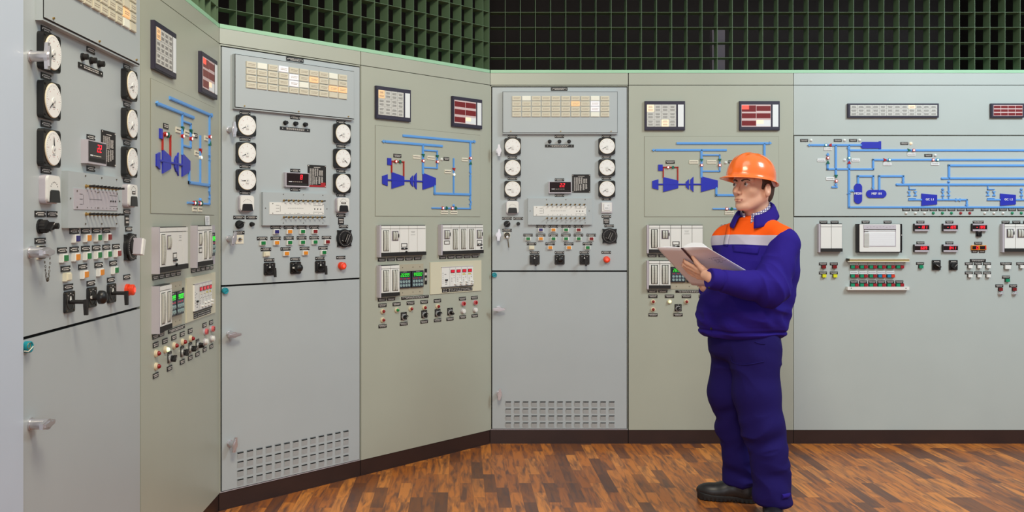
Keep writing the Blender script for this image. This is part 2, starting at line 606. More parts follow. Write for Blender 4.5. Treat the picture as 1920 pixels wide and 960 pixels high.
def wing_handle(mod, cx, cy, ang, s=1.0):
    def base(b):
        b.disc(0, 0, 5.2 * p, -0.004, 0, 'steel', 18)
        b.disc(0, 0, 4.3 * p, -0.046, -0.003, 'steel', 20)

    def grip(b):
        P_ = [(-2.2, -10), (2.2, -10), (3.0, -4), (4.1, -1.5), (4.1, 1.5), (2.8, 4), (1.5, 10.5), (-1.5, 10.5), (-2.8, 4), (-4.1, 1.5), (-4.1, -1.5), (-3.0, -4)]
        b.prism([(x * p, z * p * 1.05) for x, z in P_], -0.053, -0.043, 'steel')
        b.prism([(x * p * 0.55, z * p * 0.8) for x, z in P_], -0.057, -0.05, 'steel')
    o = mod.put('door_handle', cached('wh', 'door_handle', base), cx, cy, label='silver winged turn handle')
    mod.sub('grip', cached('whg', 'grip', grip), o, (0, 0, 0), (0, math.radians(ang), 0))


def seal(mod, cx, cy, wire=False):
    def f(b):
        b.disc(0, 0, 4.6 * p, -0.014, 0, 'seal', 18)
        b.torus((0, -0.014, 0), 3.9 * p, 0.7 * p, 'seal', n=18, k=6)
        b.tube([(-3 * p, -0.017, -2 * p), (3.2 * p, -0.017, 1.5 * p)], 0.5 * p, 'vteal', 6)
    o = mod.put('wire_seal', cached('seal', 'wire_seal', f), cx, cy, label='round turquoise seal')

    def w(b):
        b.tube([(2 * p, -0.018, 0), (-4 * p, -0.022, -1.4 * p), (-8 * p, -0.022, -2.6 * p), (-12 * p, -0.018, -1.6 * p)], 0.45 * p, 'tag', 6)
        b.torus((-4.5 * p, -0.018, 1.4 * p), 2.4 * p, 0.3 * p, 'brass', n=12, k=4)
    if wire:
        mod.sub('wire', cached('sealw', 'wire', w), o)


def segs(b, ch, x, z, w, h, m, y):
    t = w * 0.2
    S = {'0': 'abcdef', '1': 'bc', '2': 'abged', '3': 'abgcd', '4': 'fgbc', '5': 'afgcd', '6': 'afgcde', '7': 'abc', '8': 'abcdefg', '9': 'abcdfg', '-': 'g', ' ': ''}[ch]
    sh = 0.12 * h
    def bar(x0, z0, x1, z1):
        q = sh / h
        b.prism([(x0 + z0 * q - z * q, z0), (x1 + z0 * q - z * q, z0), (x1 + z1 * q - z * q, z1), (x0 + z1 * q - z * q, z1)], y - 0.0006, y, m)
    hw, hh = w / 2, h / 2
    if 'a' in S: bar(x - hw, z + hh - t, x + hw, z + hh)
    if 'g' in S: bar(x - hw, z - t / 2, x + hw, z + t / 2)
    if 'd' in S: bar(x - hw, z - hh, x + hw, z - hh + t)
    if 'f' in S: bar(x - hw, z, x - hw + t, z + hh)
    if 'e' in S: bar(x - hw, z - hh, x - hw + t, z)
    if 'b' in S: bar(x + hw - t, z, x + hw, z + hh)
    if 'c' in S: bar(x + hw - t, z - hh, x + hw, z)


def big_display(mod, cx, cy, txt):
    def body(b):
        w, h = 42.5 * p, 21.7 * p
        b.box(-w / 2, w / 2, -0.022, 0, -h / 2, h / 2, 'alu')
        b.box(-w / 2 + 1.6 * p, w / 2 - 1.2 * p, -0.0228, -0.02, -h / 2 + 1.8 * p, h / 2 - 1.0 * p, 'screen')

    def scr(b):
        y = -0.0235
        xs = [0.0, 5.2] if len(txt) == 2 else [5.2]
        for ch, x in zip(txt, xs):
            segs(b, ch, (1.4 + x) * p, 4.2 * p, 3.6 * p, 7.0 * p, 'led', y)
        b.box(-16 * p, -10 * p, y, y + 0.001, -3.7 * p, -2.5 * p, 'paperw')
        for i in range(5):
            b.box((-8.5 + 3.5 * i) * p, (-6 + 3.5 * i) * p, y, y + 0.001, -3.5 * p, -2.8 * p, 'tag')
        b.box(-18 * p, 18 * p, y + 0.0004, y + 0.0008, -8.4 * p, -5.4 * p, 'blackm')
    o = mod.put('digital_display', cached('bigd', 'digital_display', body), cx, cy)
    mod.sub('screen', cached(('bigs', txt), 'screen', scr), o)


def chart_plate(mod, cx, cy, red=False):
    def f(b):
        w, h = 34 * p, 34 * p
        b.box(-w / 2, w / 2, -0.003, 0, -h / 2, h / 2, 'blackm')
        for sx in (-1, 1):
            for sz in (-1, 1):
                b.disc(sx * 15.6 * p, sz * 15.6 * p, 0.8 * p, -0.004, 0, 'ink', 8)
        r = random.Random(3)
        b.cbox(0, 13.4 * p, 12 * p, 0.8 * p, -0.0036, 0, 'ink')
        cols = [(-12.5, 2.2, 11.5, -14), (-9.2, 2.2, 11.5, -14), (-6.2, 2.2, 11.5, -1.5), (-2.8, 2.8, 11.5, -0.5), (1.0, 2.8, 11.5, 0), (5.5, 3.4, 9, 1), (9.5, 3.4, 9, 1),
                (-5.5, 3.0, -2, -13), (-1, 3.8, -2, -13), (4.6, 4.0, -1, -12), (9.6, 3.6, -1, -10)]
        for (x, w_, z1, z0) in cols:
            z = z1
            while z > z0:
                l = w_ * r.uniform(0.7, 1.0)
                b.box((x - w_ / 2) * p, (x - w_ / 2 + l) * p, -0.0036, 0, (z - 0.55) * p, z * p, 'ink')
                z -= 0.95
        if red:
            b.box(-w / 2 + p, w / 2, -0.0034, 0, -h / 2, -h / 2 + 2.6 * p, 'red')
            b.box(w / 2 - 10 * p, w / 2 - p, -0.0034, 0, -h / 2 + 2.6 * p, -h / 2 + 7 * p, 'red')
    mod.put('data_plate', cached(('chart', red), 'data_plate', f), cx, cy)


def toggle_board(mod, x0, x1, y0, y1, metal=False):
    cx, cy = (x0 + x1) / 2, (y0 + y1) / 2

    def f(b):
        w, h = (x1 - x0) * p, (y1 - y0) * p
        b.box(-w / 2, w / 2, -0.020, 0, -h / 2, h / 2, 'door')
        for X_ in (-40, 0, 40):
            for Z_ in (-21.3, 22.2):
                b.disc((X_ + 12) * p * 0.9, Z_ * p, 0.7 * p, -0.0225, -0.02, 'dgreen', 8)
        b.disc(-56 * p, 1 * p, 0.7 * p, -0.0225, -0.02, 'dgreen', 8)
        b.disc(54.5 * p, 1 * p, 0.7 * p, -0.0225, -0.02, 'dgreen', 8)

    def face(b):
        m = 'alu' if metal else 'white'
        b.box((1000 - cx) * p, (1098 - cx) * p, -0.0225, -0.02, (cy - 404.8) * p, (cy - 386.4) * p, m)
        y = -0.0228
        for i in range(3):
            b.cbox((1014 - cx) * p, (cy - 391.2 - 4.5 * i) * p, 6 * p, 0.5 * p, y, -0.02, 'inkd')
        b.cbox((1018.6 - cx) * p, (cy - 396) * p, 0.4 * p, 9 * p, y, -0.02, 'inkd')
        for i in range(9):
            b.cbox((1033 + 3.2 * i - cx) * p, (cy - 395.3) * p, 2.2 * p, 0.5 * p, y, -0.02, 'inkd')
        for i in range(9):
            b.cbox((1027 + 8.68 * i - cx) * p, (cy - 388) * p, 1.4 * p, 0.7 * p, y, -0.02, 'inkd')
            b.cbox((1027 + 8.68 * i - cx) * p, (cy - 403) * p, 1.4 * p, 0.7 * p, y, -0.02, 'inkd')
        for Z_ in (390.5, 401):
            b.cbox((1087 - cx) * p, (cy - Z_) * p, 18 * p, 0.4 * p, y, -0.02, 'inkd')
        for x in (1080.6, 1086, 1091.6):
            b.disc((x - cx) * p, (cy - 396) * p, 0.9 * p, -0.0245, -0.02, 'black', 10)
        for x, z in ((1005.5, 388.6), (1050, 388.6), (1096, 388.6), (1005.5, 403), (1050, 403), (1096, 403)):
            b.disc((x - cx) * p, (cy - z) * p, 0.7 * p, -0.0242, -0.02, 'dgreen', 8)

    def tog(b):
        b.disc(0, 0, 1.7 * p, -0.003, 0, 'brass', 12)
        b.tube([(0, -0.002, 0), (0, -0.012, 0)], 1.2 * p, 'brass', 10)
        b.tube([(0, -0.010, 0), (0.0004, -0.030, 0.0012)], 0.8 * p, 'black', 8, 1.15 * p)
    o = mod.put('switch_board', cached(('tb', x0, x1), 'switch_board', f), cx, cy)
    mod.sub('board_face', cached(('tbf', metal), 'board_face', face), o)
    me = cached('tog', 'toggle_switch', tog)
    for zz in (383.6, 409.0):
        for i in range(9):
            mod.sub('toggle_switch', me, o, ((1025.2 + 8.68 * i - cx) * p, -0.020, (cy - zz) * p))


def dial_switch(mod, cx, cy, white=False, ang=25):
    def base(b):
        n = 40
        pts = []
        for i in range(n):
            a = 2 * PI * i / n
            r = 14.6 + (2.6 * max(0, math.cos(4 * (a - PI / 4))) ** 6 * 1.6)
            pts.append((r * p * math.cos(a), r * p * math.sin(a)))
        b.prism(pts, -0.010, 0, 'black')
        b.disc(0, 0, 14 * p, -0.018, -0.008, 'black', 32)
        for i in range(36):
            a = 2 * PI * i / 36
            b.disc(11.7 * p * math.cos(a), 11.7 * p * math.sin(a), 0.38 * p, -0.0186, -0.018, 'ink', 6)
        for sx in (-1, 1):
            for sz in (-1, 1):
                b.disc(sx * 12.2 * p, sz * 12.2 * p, 1.1 * p, -0.0125, -0.01, 'blackm', 8)

    def grip(b):
        b.disc(0, 0, 8 * p, -0.022, -0.018, 'blackm', 24)
        if white:
            b.prism([(-3.2 * p, -8 * p), (3.2 * p, -8 * p), (4 * p, 9 * p), (-4 * p, 9 * p)], -0.050, -0.020, 'alu')
            b.prism([(-2.2 * p, -8 * p), (3.2 * p, -8 * p), (4.2 * p, 9 * p), (-2 * p, 9 * p)], -0.056, -0.050, 'white')
        else:
            b.prism([(-2.6 * p, -7 * p), (2.6 * p, -7 * p), (1.2 * p, 9 * p), (-1.2 * p, 9 * p)], -0.038, -0.020, 'black')
            b.cbox(1.9 * p, 0, 0.35 * p, 13 * p, -0.0385, -0.037, 'ink')
            b.cbox(-1.9 * p, 0, 0.35 * p, 13 * p, -0.0385, -0.037, 'ink')
            b.cbox(0, -6.2 * p, 11 * p, 0.5 * p, -0.0226, -0.021, 'ink')
    o = mod.put('dial_switch', cached('ds', 'dial_switch', base), cx, cy)
    g = mod.sub('switch_handle', cached(('dsg', white), 'switch_handle', grip), o, (0, 0, 0), (0, math.radians(ang), 0))
    if white:
        g['label'] = 'white lever handle'


def key_lock(mod, cx, cy):
    def f(b):
        b.cbox(0, 0, 11.5 * p, 11.5 * p, -0.002, 0, 'tag')
        b.disc(0, 0, 5.3 * p, -0.014, 0, 'black', 20)
        b.disc(0, 0, 3.6 * p, -0.018, -0.012, 'dgreen', 16)
        b.cbox(0, 0, 0.7 * p, 3.4 * p, -0.0186, -0.017, 'black')
    mod.put('key_lock', cached('klock', 'key_lock', f), cx, cy)


def key_plate(mod, cx, cy):
    def f(b):
        b.cbox(0, 0, 13 * p, 13 * p, -0.003, 0, 'tag')
        b.disc(0, 0, 3.2 * p, -0.008, 0, 'chrome', 16)
        b.disc(-0.5 * p, 0, 1.9 * p, -0.0095, -0.006, 'black', 12)
        b.cbox(1 * p, 0, 5 * p, 0.8 * p, -0.010, -0.007, 'brass')
    mod.put('key_lock', cached('kplate', 'key_lock', f), cx, cy, label='bare cream key switch plate')


def annunciator_box(mod, x0, x1, y0, y1, lit, ncol=10, nrow=4):
    cx, cy = (x0 + x1) / 2, (y0 + y1) / 2
    w, h = (x1 - x0) * p, (y1 - y0) * p

    def f(b):
        b.box(-w / 2, w / 2, -0.022, 0, -h / 2, h / 2, 'door')
        b.box(-w / 2 + 0.3 * p, w / 2 - 0.3 * p, -0.0235, -0.02, -h / 2 + 1.6 * p, h / 2 - 0.2 * p, 'gap')
        b.box(-w / 2 + 1.0 * p, w / 2 - 0.9 * p, -0.026, -0.02, -h / 2 + 2.6 * p, h / 2 - 1.0 * p, 'door')
        for x in (-93, 0, 94):
            b.disc((x + 1) * p, -h / 2 + 5 * p, 1.0 * p, -0.031, -0.02, 'brass', 8)

    def tile(m):
        def g(b):
            b.cbox(0, 0, 16.2 * p, 8.6 * p, -0.006, 0, 'tile' if m in ('tile', 'tileb') else m)
            b.cbox(0, 0, 15 * p, 7.4 * p, -0.0072, -0.005, m if m != 'tileb' else 'tile')
            if m in ('tile', 'tilelit', 'tileor'):
                r = random.Random(5)
                for i, z in enumerate((1.0, -1.0)):
                    x = -5.5
                    while x < 5.5 - i:
                        l = r.uniform(1.0, 2.2)
                        b.box(x * p, (x + l) * p, -0.0076, -0.006, (z - 0.35) * p, (z + 0.35) * p, 'inkl')
                        x += l + 0.5
        return cached(('atile', m), 'indicator_tile', g)
    o = mod.put('annunciator_panel', cached(('ann', w, h), 'annunciator_panel', f), cx, cy)
    for r_ in range(nrow):
        for c in range(ncol):
            m = lit.get((r_, c), 'tile')
            t = mod.sub('indicator_tile', tile(m), o, ((968 + 18.3 * c - cx) * p, -0.026, (cy - (185.6 + 10.0 * r_)) * p))
            if m == 'tileor':
                t['label'] = 'amber lit indicator tile'
            elif m == 'tilelit':
                t['label'] = 'white lit indicator tile'


M['inkl'] = mat('tile_print', rgb(150, 138, 120), 0.6)
M['inkp'] = mat('paper_print', rgb(128, 126, 124), 0.6)
# ------------------------------------------------------------------ mimic fittings
def alarm_window(mod, x0, x1, y0, y1, kind, lit, cols=None, rows=3):
    cx, cy = (x0 + x1) / 2, (y0 + y1) / 2
    w, h = (x1 - x0), (y1 - y0)
    long_ = kind in ('long', 'longred')

    def f(b):
        b.cbox(0, 0, w * p, h * p, -0.016, 0, 'navy')
        b.cbox(0, 0, (w - 2) * p, (h - 2) * p, -0.018, -0.01, 'navy')
    o = mod.put('alarm_display', cached(('aw', w, h), 'alarm_display', f), cx, cy)

    def g(b):
        r = random.Random(int(w * 10) + len(kind))
        if long_:
            gx0, gx1, gy0, gy1 = -w / 2 + 4, w / 2 - 3.5, -h / 2 + 3.2, h / 2 - 3.2
        else:
            gx0, gx1, gy0, gy1 = -w / 2 + 3.6, -w / 2 + 58.3, -h / 2 + 6.5, h / 2 - 6.5
        y = -0.0195
        nc = cols or (4 if kind == 'white' else 2)
        cw, ch = (gx1 - gx0) / nc, (gy1 - gy0) / rows
        b.box(gx0 * p, gx1 * p, y, -0.01, gy0 * p, gy1 * p, 'paper' if kind in ('white', 'long') else 'pinkgrey')
        for i in range(rows):
            for j in range(nc):
                x, z = gx0 + cw * j, gy1 - ch * (i + 1)
                l = lit.get((i, j))
                if kind in ('white', 'long'):
                    if l:
                        b.box((x + 0.3) * p, (x + cw - 0.3) * p, y - 0.0006, y, (z + 0.3) * p, (z + ch - 0.3) * p, l)
                    for rr in range(2 if kind == 'white' else 1):
                        zz = z + ch * (0.7 - 0.42 * rr) if kind == 'white' else z + ch * 0.5
                        for q in range(3):
                            ww = cw * r.uniform(0.25, 0.36)
                            b.cbox((x + cw / 2) * p, (zz + (q - 1) * 1.25) * p, ww * 2 * p, 0.55 * p, y - 0.0009, y, 'inkp')
                    b.box(x * p, (x + 0.35) * p, y - 0.0004, y, z * p, (z + ch) * p, 'inkp')
                    b.box(x * p, (x + cw) * p, y - 0.0004, y, z * p, (z + 0.3) * p, 'inkp')
                else:
                    m_ = l or 'maroon'
                    if l == 'half':
                        b.box((x + 0.5) * p, (x + cw - 0.5) * p, y - 0.0006, y, (z + 0.6) * p, (z + ch - 1.6) * p, 'paperw')
                        b.box((x + 0.6) * p, (x + cw * 0.5) * p, y - 0.0009, y, (z + ch * 0.4) * p, (z + ch - 1.6) * p, 'lampwarm')
                    elif l == 'lampred':
                        b.box((x + 0.5) * p, (x + cw - 0.5) * p, y - 0.0006, y, (z + 0.6) * p, (z + ch - 1.6) * p, 'maroon')
                        b.box((x + 0.5) * p, (x + cw * 0.5) * p, y - 0.0009, y, (z + ch * 0.35) * p, (z + ch - 1.4) * p, 'lampred')
                    else:
                        b.box((x + 0.5) * p, (x + cw - 0.5) * p, y - 0.0006, y, (z + ch * 0.14) * p, (z + ch * 0.82) * p, m_)
    mod.sub('alarm_windows', cached(('awg', w, h, kind, tuple(sorted(lit.items()))), 'alarm_windows', g), o)
    if not long_:
        mod.sub('side_strip', cached('awstrip', 'side_strip', lambda b: b.cbox(0, 0, 10.5 * p, (54.4 - 13) * p, -0.0195, -0.01, 'paperw')), o, ((w / 2 - 8.2) * p, 0, 0))


class Board:
    def __init__(s, mod, x0, x1, y0, y1, m):
        s.mod, s.cx, s.cy, s.m = mod, (x0 + x1) / 2, (y0 + y1) / 2, m
        s.k = mod.k / p
        b = MB()
        w, h = (x1 - x0) * mod.k / 2, (y1 - y0) * p / 2
        b.box(-w, w, -0.0012, 0, -h, h, 'gapsoft')
        b.box(-w + 0.5 * p, w - 0.5 * p, -0.0025, 0, -h + 0.5 * p, h - 0.5 * p, m)
        s.o = mod.put('mimic_board', b.mesh('mimic_board'), s.cx, s.cy)

    def L(s, x, y):
        return ((x - s.cx) * s.mod.k, (s.cy - y) * p)

    def pipe(s, pts, th=4.0, m='pipe', name='pipe_symbol', y=-0.0085):
        b = MB()
        t = th * p / 2
        for (xa, ya), (xb, yb) in zip(pts[:-1], pts[1:]):
            x0, z0 = s.L(xa, ya)
            x1, z1 = s.L(xb, yb)
            x0, x1 = min(x0, x1), max(x0, x1)
            z0, z1 = min(z0, z1), max(z0, z1)
            b.box(x0 - t, x1 + t, y, -0.002, z0 - t, z1 + t, m)
            if x1 - x0 > z1 - z0:
                b.box(x0 - t, x1 + t, y - 0.0016, y, z0 - t * 0.55, z1 + t * 0.55, m)
            else:
                b.box(x0 - t * 0.55, x1 + t * 0.55, y - 0.0016, y, z0 - t, z1 + t, m)
        s.mod.sub(name, b.mesh(name), s.o)

    def poly(s, pts, m='blue', name='turbine_symbol', y=-0.009):
        b = MB()
        b.prism([s.L(*q) for q in pts], y, -0.002, m)
        return s.mod.sub(name, b.mesh(name), s.o)

    def marker(s, x, y, kind, m, d=0):
        """kind: lamp / diamond / tri (d = direction in degrees the tip points)"""
        def f(b):
            if kind == 'lamp':
                b.prism([(2.9 * p * math.cos(PI / 4 * i), 2.9 * p * math.sin(PI / 4 * i)) for i in range(8)], -0.013, -0.002, m)
                b.dome(0, -0.013, 0, 1.9 * p, 0.004, 'vlitb' if m in ('vteal',) else ('vlitb' if m == 'white' else 'vlit'), 12, 3)
            elif kind == 'dome':
                b.disc(0, 0, 2.6 * p, -0.006, -0.002, m, 14)
                b.dome(0, -0.006, 0, 2.3 * p, 0.007, m, 14, 4)
            elif kind == 'diamond':
                b.prism([(-3.0 * p, 0), (0, -3.2 * p), (3.0 * p, 0), (0, 3.2 * p)], -0.013, -0.002, m)
            else:
                b.prism([(-2.6 * p, -3.1 * p), (-2.6 * p, 3.1 * p), (3.4 * p, 0)], -0.013, -0.002, m)
        lx, lz = s.L(x, y)
        s.mod.sub('valve_marker' if kind != 'dome' else 'indicator_lamp', cached(('mk', kind, m), 'valve_marker', f), s.o, (lx, 0, lz), (0, -math.radians(d), 0))

    def bow(s, x, y, vert=True):
        def f(b):
            for q in (-1, 1):
                b.prism([(q * 4.3 * p, -3.2 * p), (q * 4.3 * p, 3.2 * p), (0, 0)], -0.010, -0.002, 'pipe')
        lx, lz = s.L(x, y)
        s.mod.sub('valve_symbol', cached('bow', 'valve_symbol', f), s.o, (lx, 0, lz), (0, PI / 2 if vert else 0, 0))

    def arrow(s, x, y, d):
        def f(b):
            b.prism([(-3.4 * p, -0.9 * p), (-3.4 * p, 0.9 * p), (-1 * p, 0.9 * p), (-1 * p, 3 * p), (3.4 * p, 0), (-1 * p, -3 * p), (-1 * p, -0.9 * p)], -0.0105, -0.002, 'pipe')
        lx, lz = s.L(x, y)
        s.mod.sub('arrow_symbol', cached('arrow', 'arrow_symbol', f), s.o, (lx, 0, lz), (0, -math.radians(d), 0))

    def tag(s, x, y, w=17, h=6.5, kind='tag'):
        lx, lz = s.L(x, y)
        s.mod.sub('name_plate', plate_mesh(w, h, kind, rnd.randrange(4)), s.o, (lx, -0.0025, lz))

    def text(s, x, y, txt, size, parent=None):
        c = bpy.data.curves.new('lettering', 'FONT')
        c.body = txt
        c.size = size * p
        c.extrude = 0.0004
        c.offset = 0.0004
        c.align_x = 'CENTER'
        c.align_y = 'CENTER'
        c.materials.append(M['lampwhite'])
        lx, lz = s.L(x, y)
        t_ = bpy.data.objects.new('t', c)
        COL.objects.link(t_)
        bpy.context.view_layer.update()
        me = bpy.data.meshes.new_from_object(t_.evaluated_get(bpy.context.evaluated_depsgraph_get()))
        bpy.data.objects.remove(t_)
        bpy.data.curves.remove(c)
        o = link('lettering', me, s.o)
        o.location = (lx, -0.0098, lz)
        o.rotation_euler = (PI / 2, 0, 0)


M['lampwhite'] = mat('white_lettering', rgb(240, 240, 245), 0.5)
M['gapsoft'] = mat('board_edge_shadow_gap', rgb(120, 118, 104), 0.7)


def recorder(mod, x0, x1, y0, y1, slots, pitch=20.15):
    """slots: list of 'tall','short','ctrl','text','blank','rect','rectctrl'"""
    cx, cy = (x0 + x1) / 2, (y0 + y1) / 2
    w, h = (x1 - x0), (y1 - y0)
    k = mod.k / p

    def f(b):
        b.box(-w / 2 * k * p, (-w / 2 + 3.2) * k * p, -0.030, 0, -h / 2 * p, h / 2 * p - 0.3 * p, 'alu')
        b.box((-w / 2 + 3.2) * k * p, w / 2 * k * p, -0.022, 0, (-h / 2 + 1) * p, h / 2 * p, 'black')
        b.box((-w / 2 + 3.2) * k * p, w / 2 * k * p, -0.032, 0, (-h / 2 + 1.2) * p, (-h / 2 + 7.0) * p, 'blackm')
    o = mod.put('recorder', cached(('rec', round(w, 2), round(h, 2), round(k, 4)), 'recorder', f), cx, cy)
    top, bot = h / 2 - 1.2, -h / 2 + 7.4

    def slot(kind):
        def g(b):
            hw = pitch * k / 2 - 0.45
            b.box(-hw * p, hw * p, -0.030, -0.01, (top - 4.6) * p, top * p, 'white')
            b.box(-hw * p, hw * p, -0.030, -0.01, bot * p, (top - 5.4) * p, 'white')
            yf = -0.0303
            def drums(z0, z1, ww):
                b.box(-ww * p, ww * p, yf - 0.0002, -0.02, z0 * p, z1 * p, 'black')
                n = 10
                for q, (xa, xb, m_) in enumerate(((-ww + 1.3, -0.7, 'drum'), (0.5, ww - 1.5, 'drum'), (-0.3, 0.1, 'inkd'))):
                    vs, fs = [], []
                    for i in range(n + 1):
                        a = PI * i / n
                        z = (z0 + z1) / 2 - math.cos(a) * ((z1 - z0) / 2 - 0.8)
                        y = yf - 0.0004 - 0.0075 * math.sin(a) * (1 if q < 2 else 0.6)
                        vs += [(xa * p, y, z * p), (xb * p, y, z * p), (xb * p, yf, z * p), (xa * p, yf, z * p)]
                    for i in range(n):
                        for c in range(4):
                            fs.append((4 * i + c, 4 * i + (c + 1) % 4, 4 * i + 4 + (c + 1) % 4, 4 * i + 4 + c))
                    b.add(vs, fs, m_, False)
                    if q < 2:
                        m2 = int((z1 - z0) / 1.7)
                        for i in range(1, m2):
                            t = i / m2
                            a = math.acos(1 - 2 * t)
                            z = (z0 + z1) / 2 - math.cos(a) * ((z1 - z0) / 2 - 0.8)
                            y = yf - 0.0006 - 0.0075 * math.sin(a)
                            l = 0.45 if i % 3 else 0.8
                            x_ = xa if q else xb - l * (xb - xa) * 0.6
                            b.box(x_ * p, (x_ + (xb - xa) * 0.6 * l) * p, y, yf, (z - 0.13) * p, (z + 0.13) * p, 'inkp')
            if kind == 'tall':
                b.box((-hw + 1.4) * p, (hw - 1.4) * p, yf - 0.0008, -0.02, (bot + 1.6) * p, (top - 6.6) * p, 'white')
                yf -= 0.0008
                drums(bot + 2.2, top - 7.2, 6.2)
            if kind in ('short', 'rect', 'rectctrl'):
                zt = top - 8.5
                b.box(-7.6 * p, 7.6 * p, yf - 0.0006, -0.02, (zt - 17) * p, zt * p, 'alu')
                yf -= 0.0006
                drums(zt - 16.4, zt - 0.6, 5.8)
                b.disc(7.2 * p, (zt - 8) * p, 3.6 * p, yf - 0.003, yf, 'black', 14, 0.25)
            zc = None
            if kind in ('rect', 'rectctrl'):
                zc = top - 31
            if kind == 'ctrl':
                zc = top - 33
            if zc:
                b.cbox(0, zc * p, 13.2 * p, 6.8 * p, -0.0318, -0.02, 'inkd')
                b.cbox(-0.4 * p, (zc - 0.2) * p, 10.4 * p, 4.4 * p, -0.0325, -0.02, 'white')
            if kind in ('ctrl', 'rectctrl'):
                b.prism([(-6.5 * p, (zc - 6.8) * p), (6.5 * p, (zc - 6.8) * p), (6.5 * p, (zc - 4.4) * p), (2.5 * p, (zc - 4.4) * p), (1.5 * p, (zc - 5.6) * p), (-1.5 * p, (zc - 5.6) * p), (-2.5 * p, (zc - 4.4) * p), (-6.5 * p, (zc - 4.4) * p)], -0.036, -0.02, 'black')
                b.disc(4.2 * p, (zc - 11) * p, 1.6 * p, -0.038, -0.02, 'black', 12)
            if kind == 'text':
                for z, l in ((top - 10, 9), (top - 12, 7), (top - 15.5, 10)):
                    b.cbox(0, z * p, l * p, 0.5 * p, -0.0306, -0.02, 'inkp')
        return cached(('slot', kind, round(h, 2), round(k, 4), pitch), 'recorder_module', g)
    for i, kd in enumerate(slots):
        mod.sub('recorder_module', slot(kd), o, ((-w / 2 + 3.4 + pitch * (i + 0.5)) * k * p, 0, 0))
    return o


def green_controller(mod, cx, cy, seed, w=27.5, h=28.5):
    def f(b):
        b.cbox(0, 0, w * p, h * p, -0.014, 0, 'black')
        b.cbox(0, 0, (w - 2.4) * p, (h - 2.4) * p, -0.0155, -0.01, 'slate')

    def g(b):
        r = random.Random(seed)
        b.cbox(0, 8.0 * p, (w - 4.5) * p, 7.4 * p, -0.0165, -0.014, 'black')
        for i in range(5):
            segs(b, r.choice('0235689'), (-8.0 + 4.0 * i) * p, 8.0 * p, 2.7 * p, 5.6 * p, 'gled', -0.0172)
        for i in range(8):
            b.cbox((-9.6 + 2.7 * i) * p, 1.6 * p, 1.8 * p, 0.9 * p, -0.0168, -0.014, 'redled' if (i + seed) % 3 else 'tbtn')
        b.cbox(0, 13 * p, 8 * p, 0.5 * p, -0.0165, -0.014, 'ink')

    def keys(b):
        for j in range(2):
            for i in range(4):
                b.disc((-9 + 6 * i) * p, (-3.4 - 6.2 * j) * p, 2.3 * p, -0.0185, -0.014, 'key', 12)
                b.cbox((-8.6 + 6 * i) * p, (-3.0 - 6.2 * j) * p, 1.5 * p, 0.5 * p, -0.019, -0.014, 'slate')
    o = mod.put('controller', cached(('gc', w), 'controller', f), cx, cy)
    mod.sub('green_display', cached(('gcd', seed, w), 'green_display', g), o)
    mod.sub('keypad', cached('gck', 'keypad', keys), o)


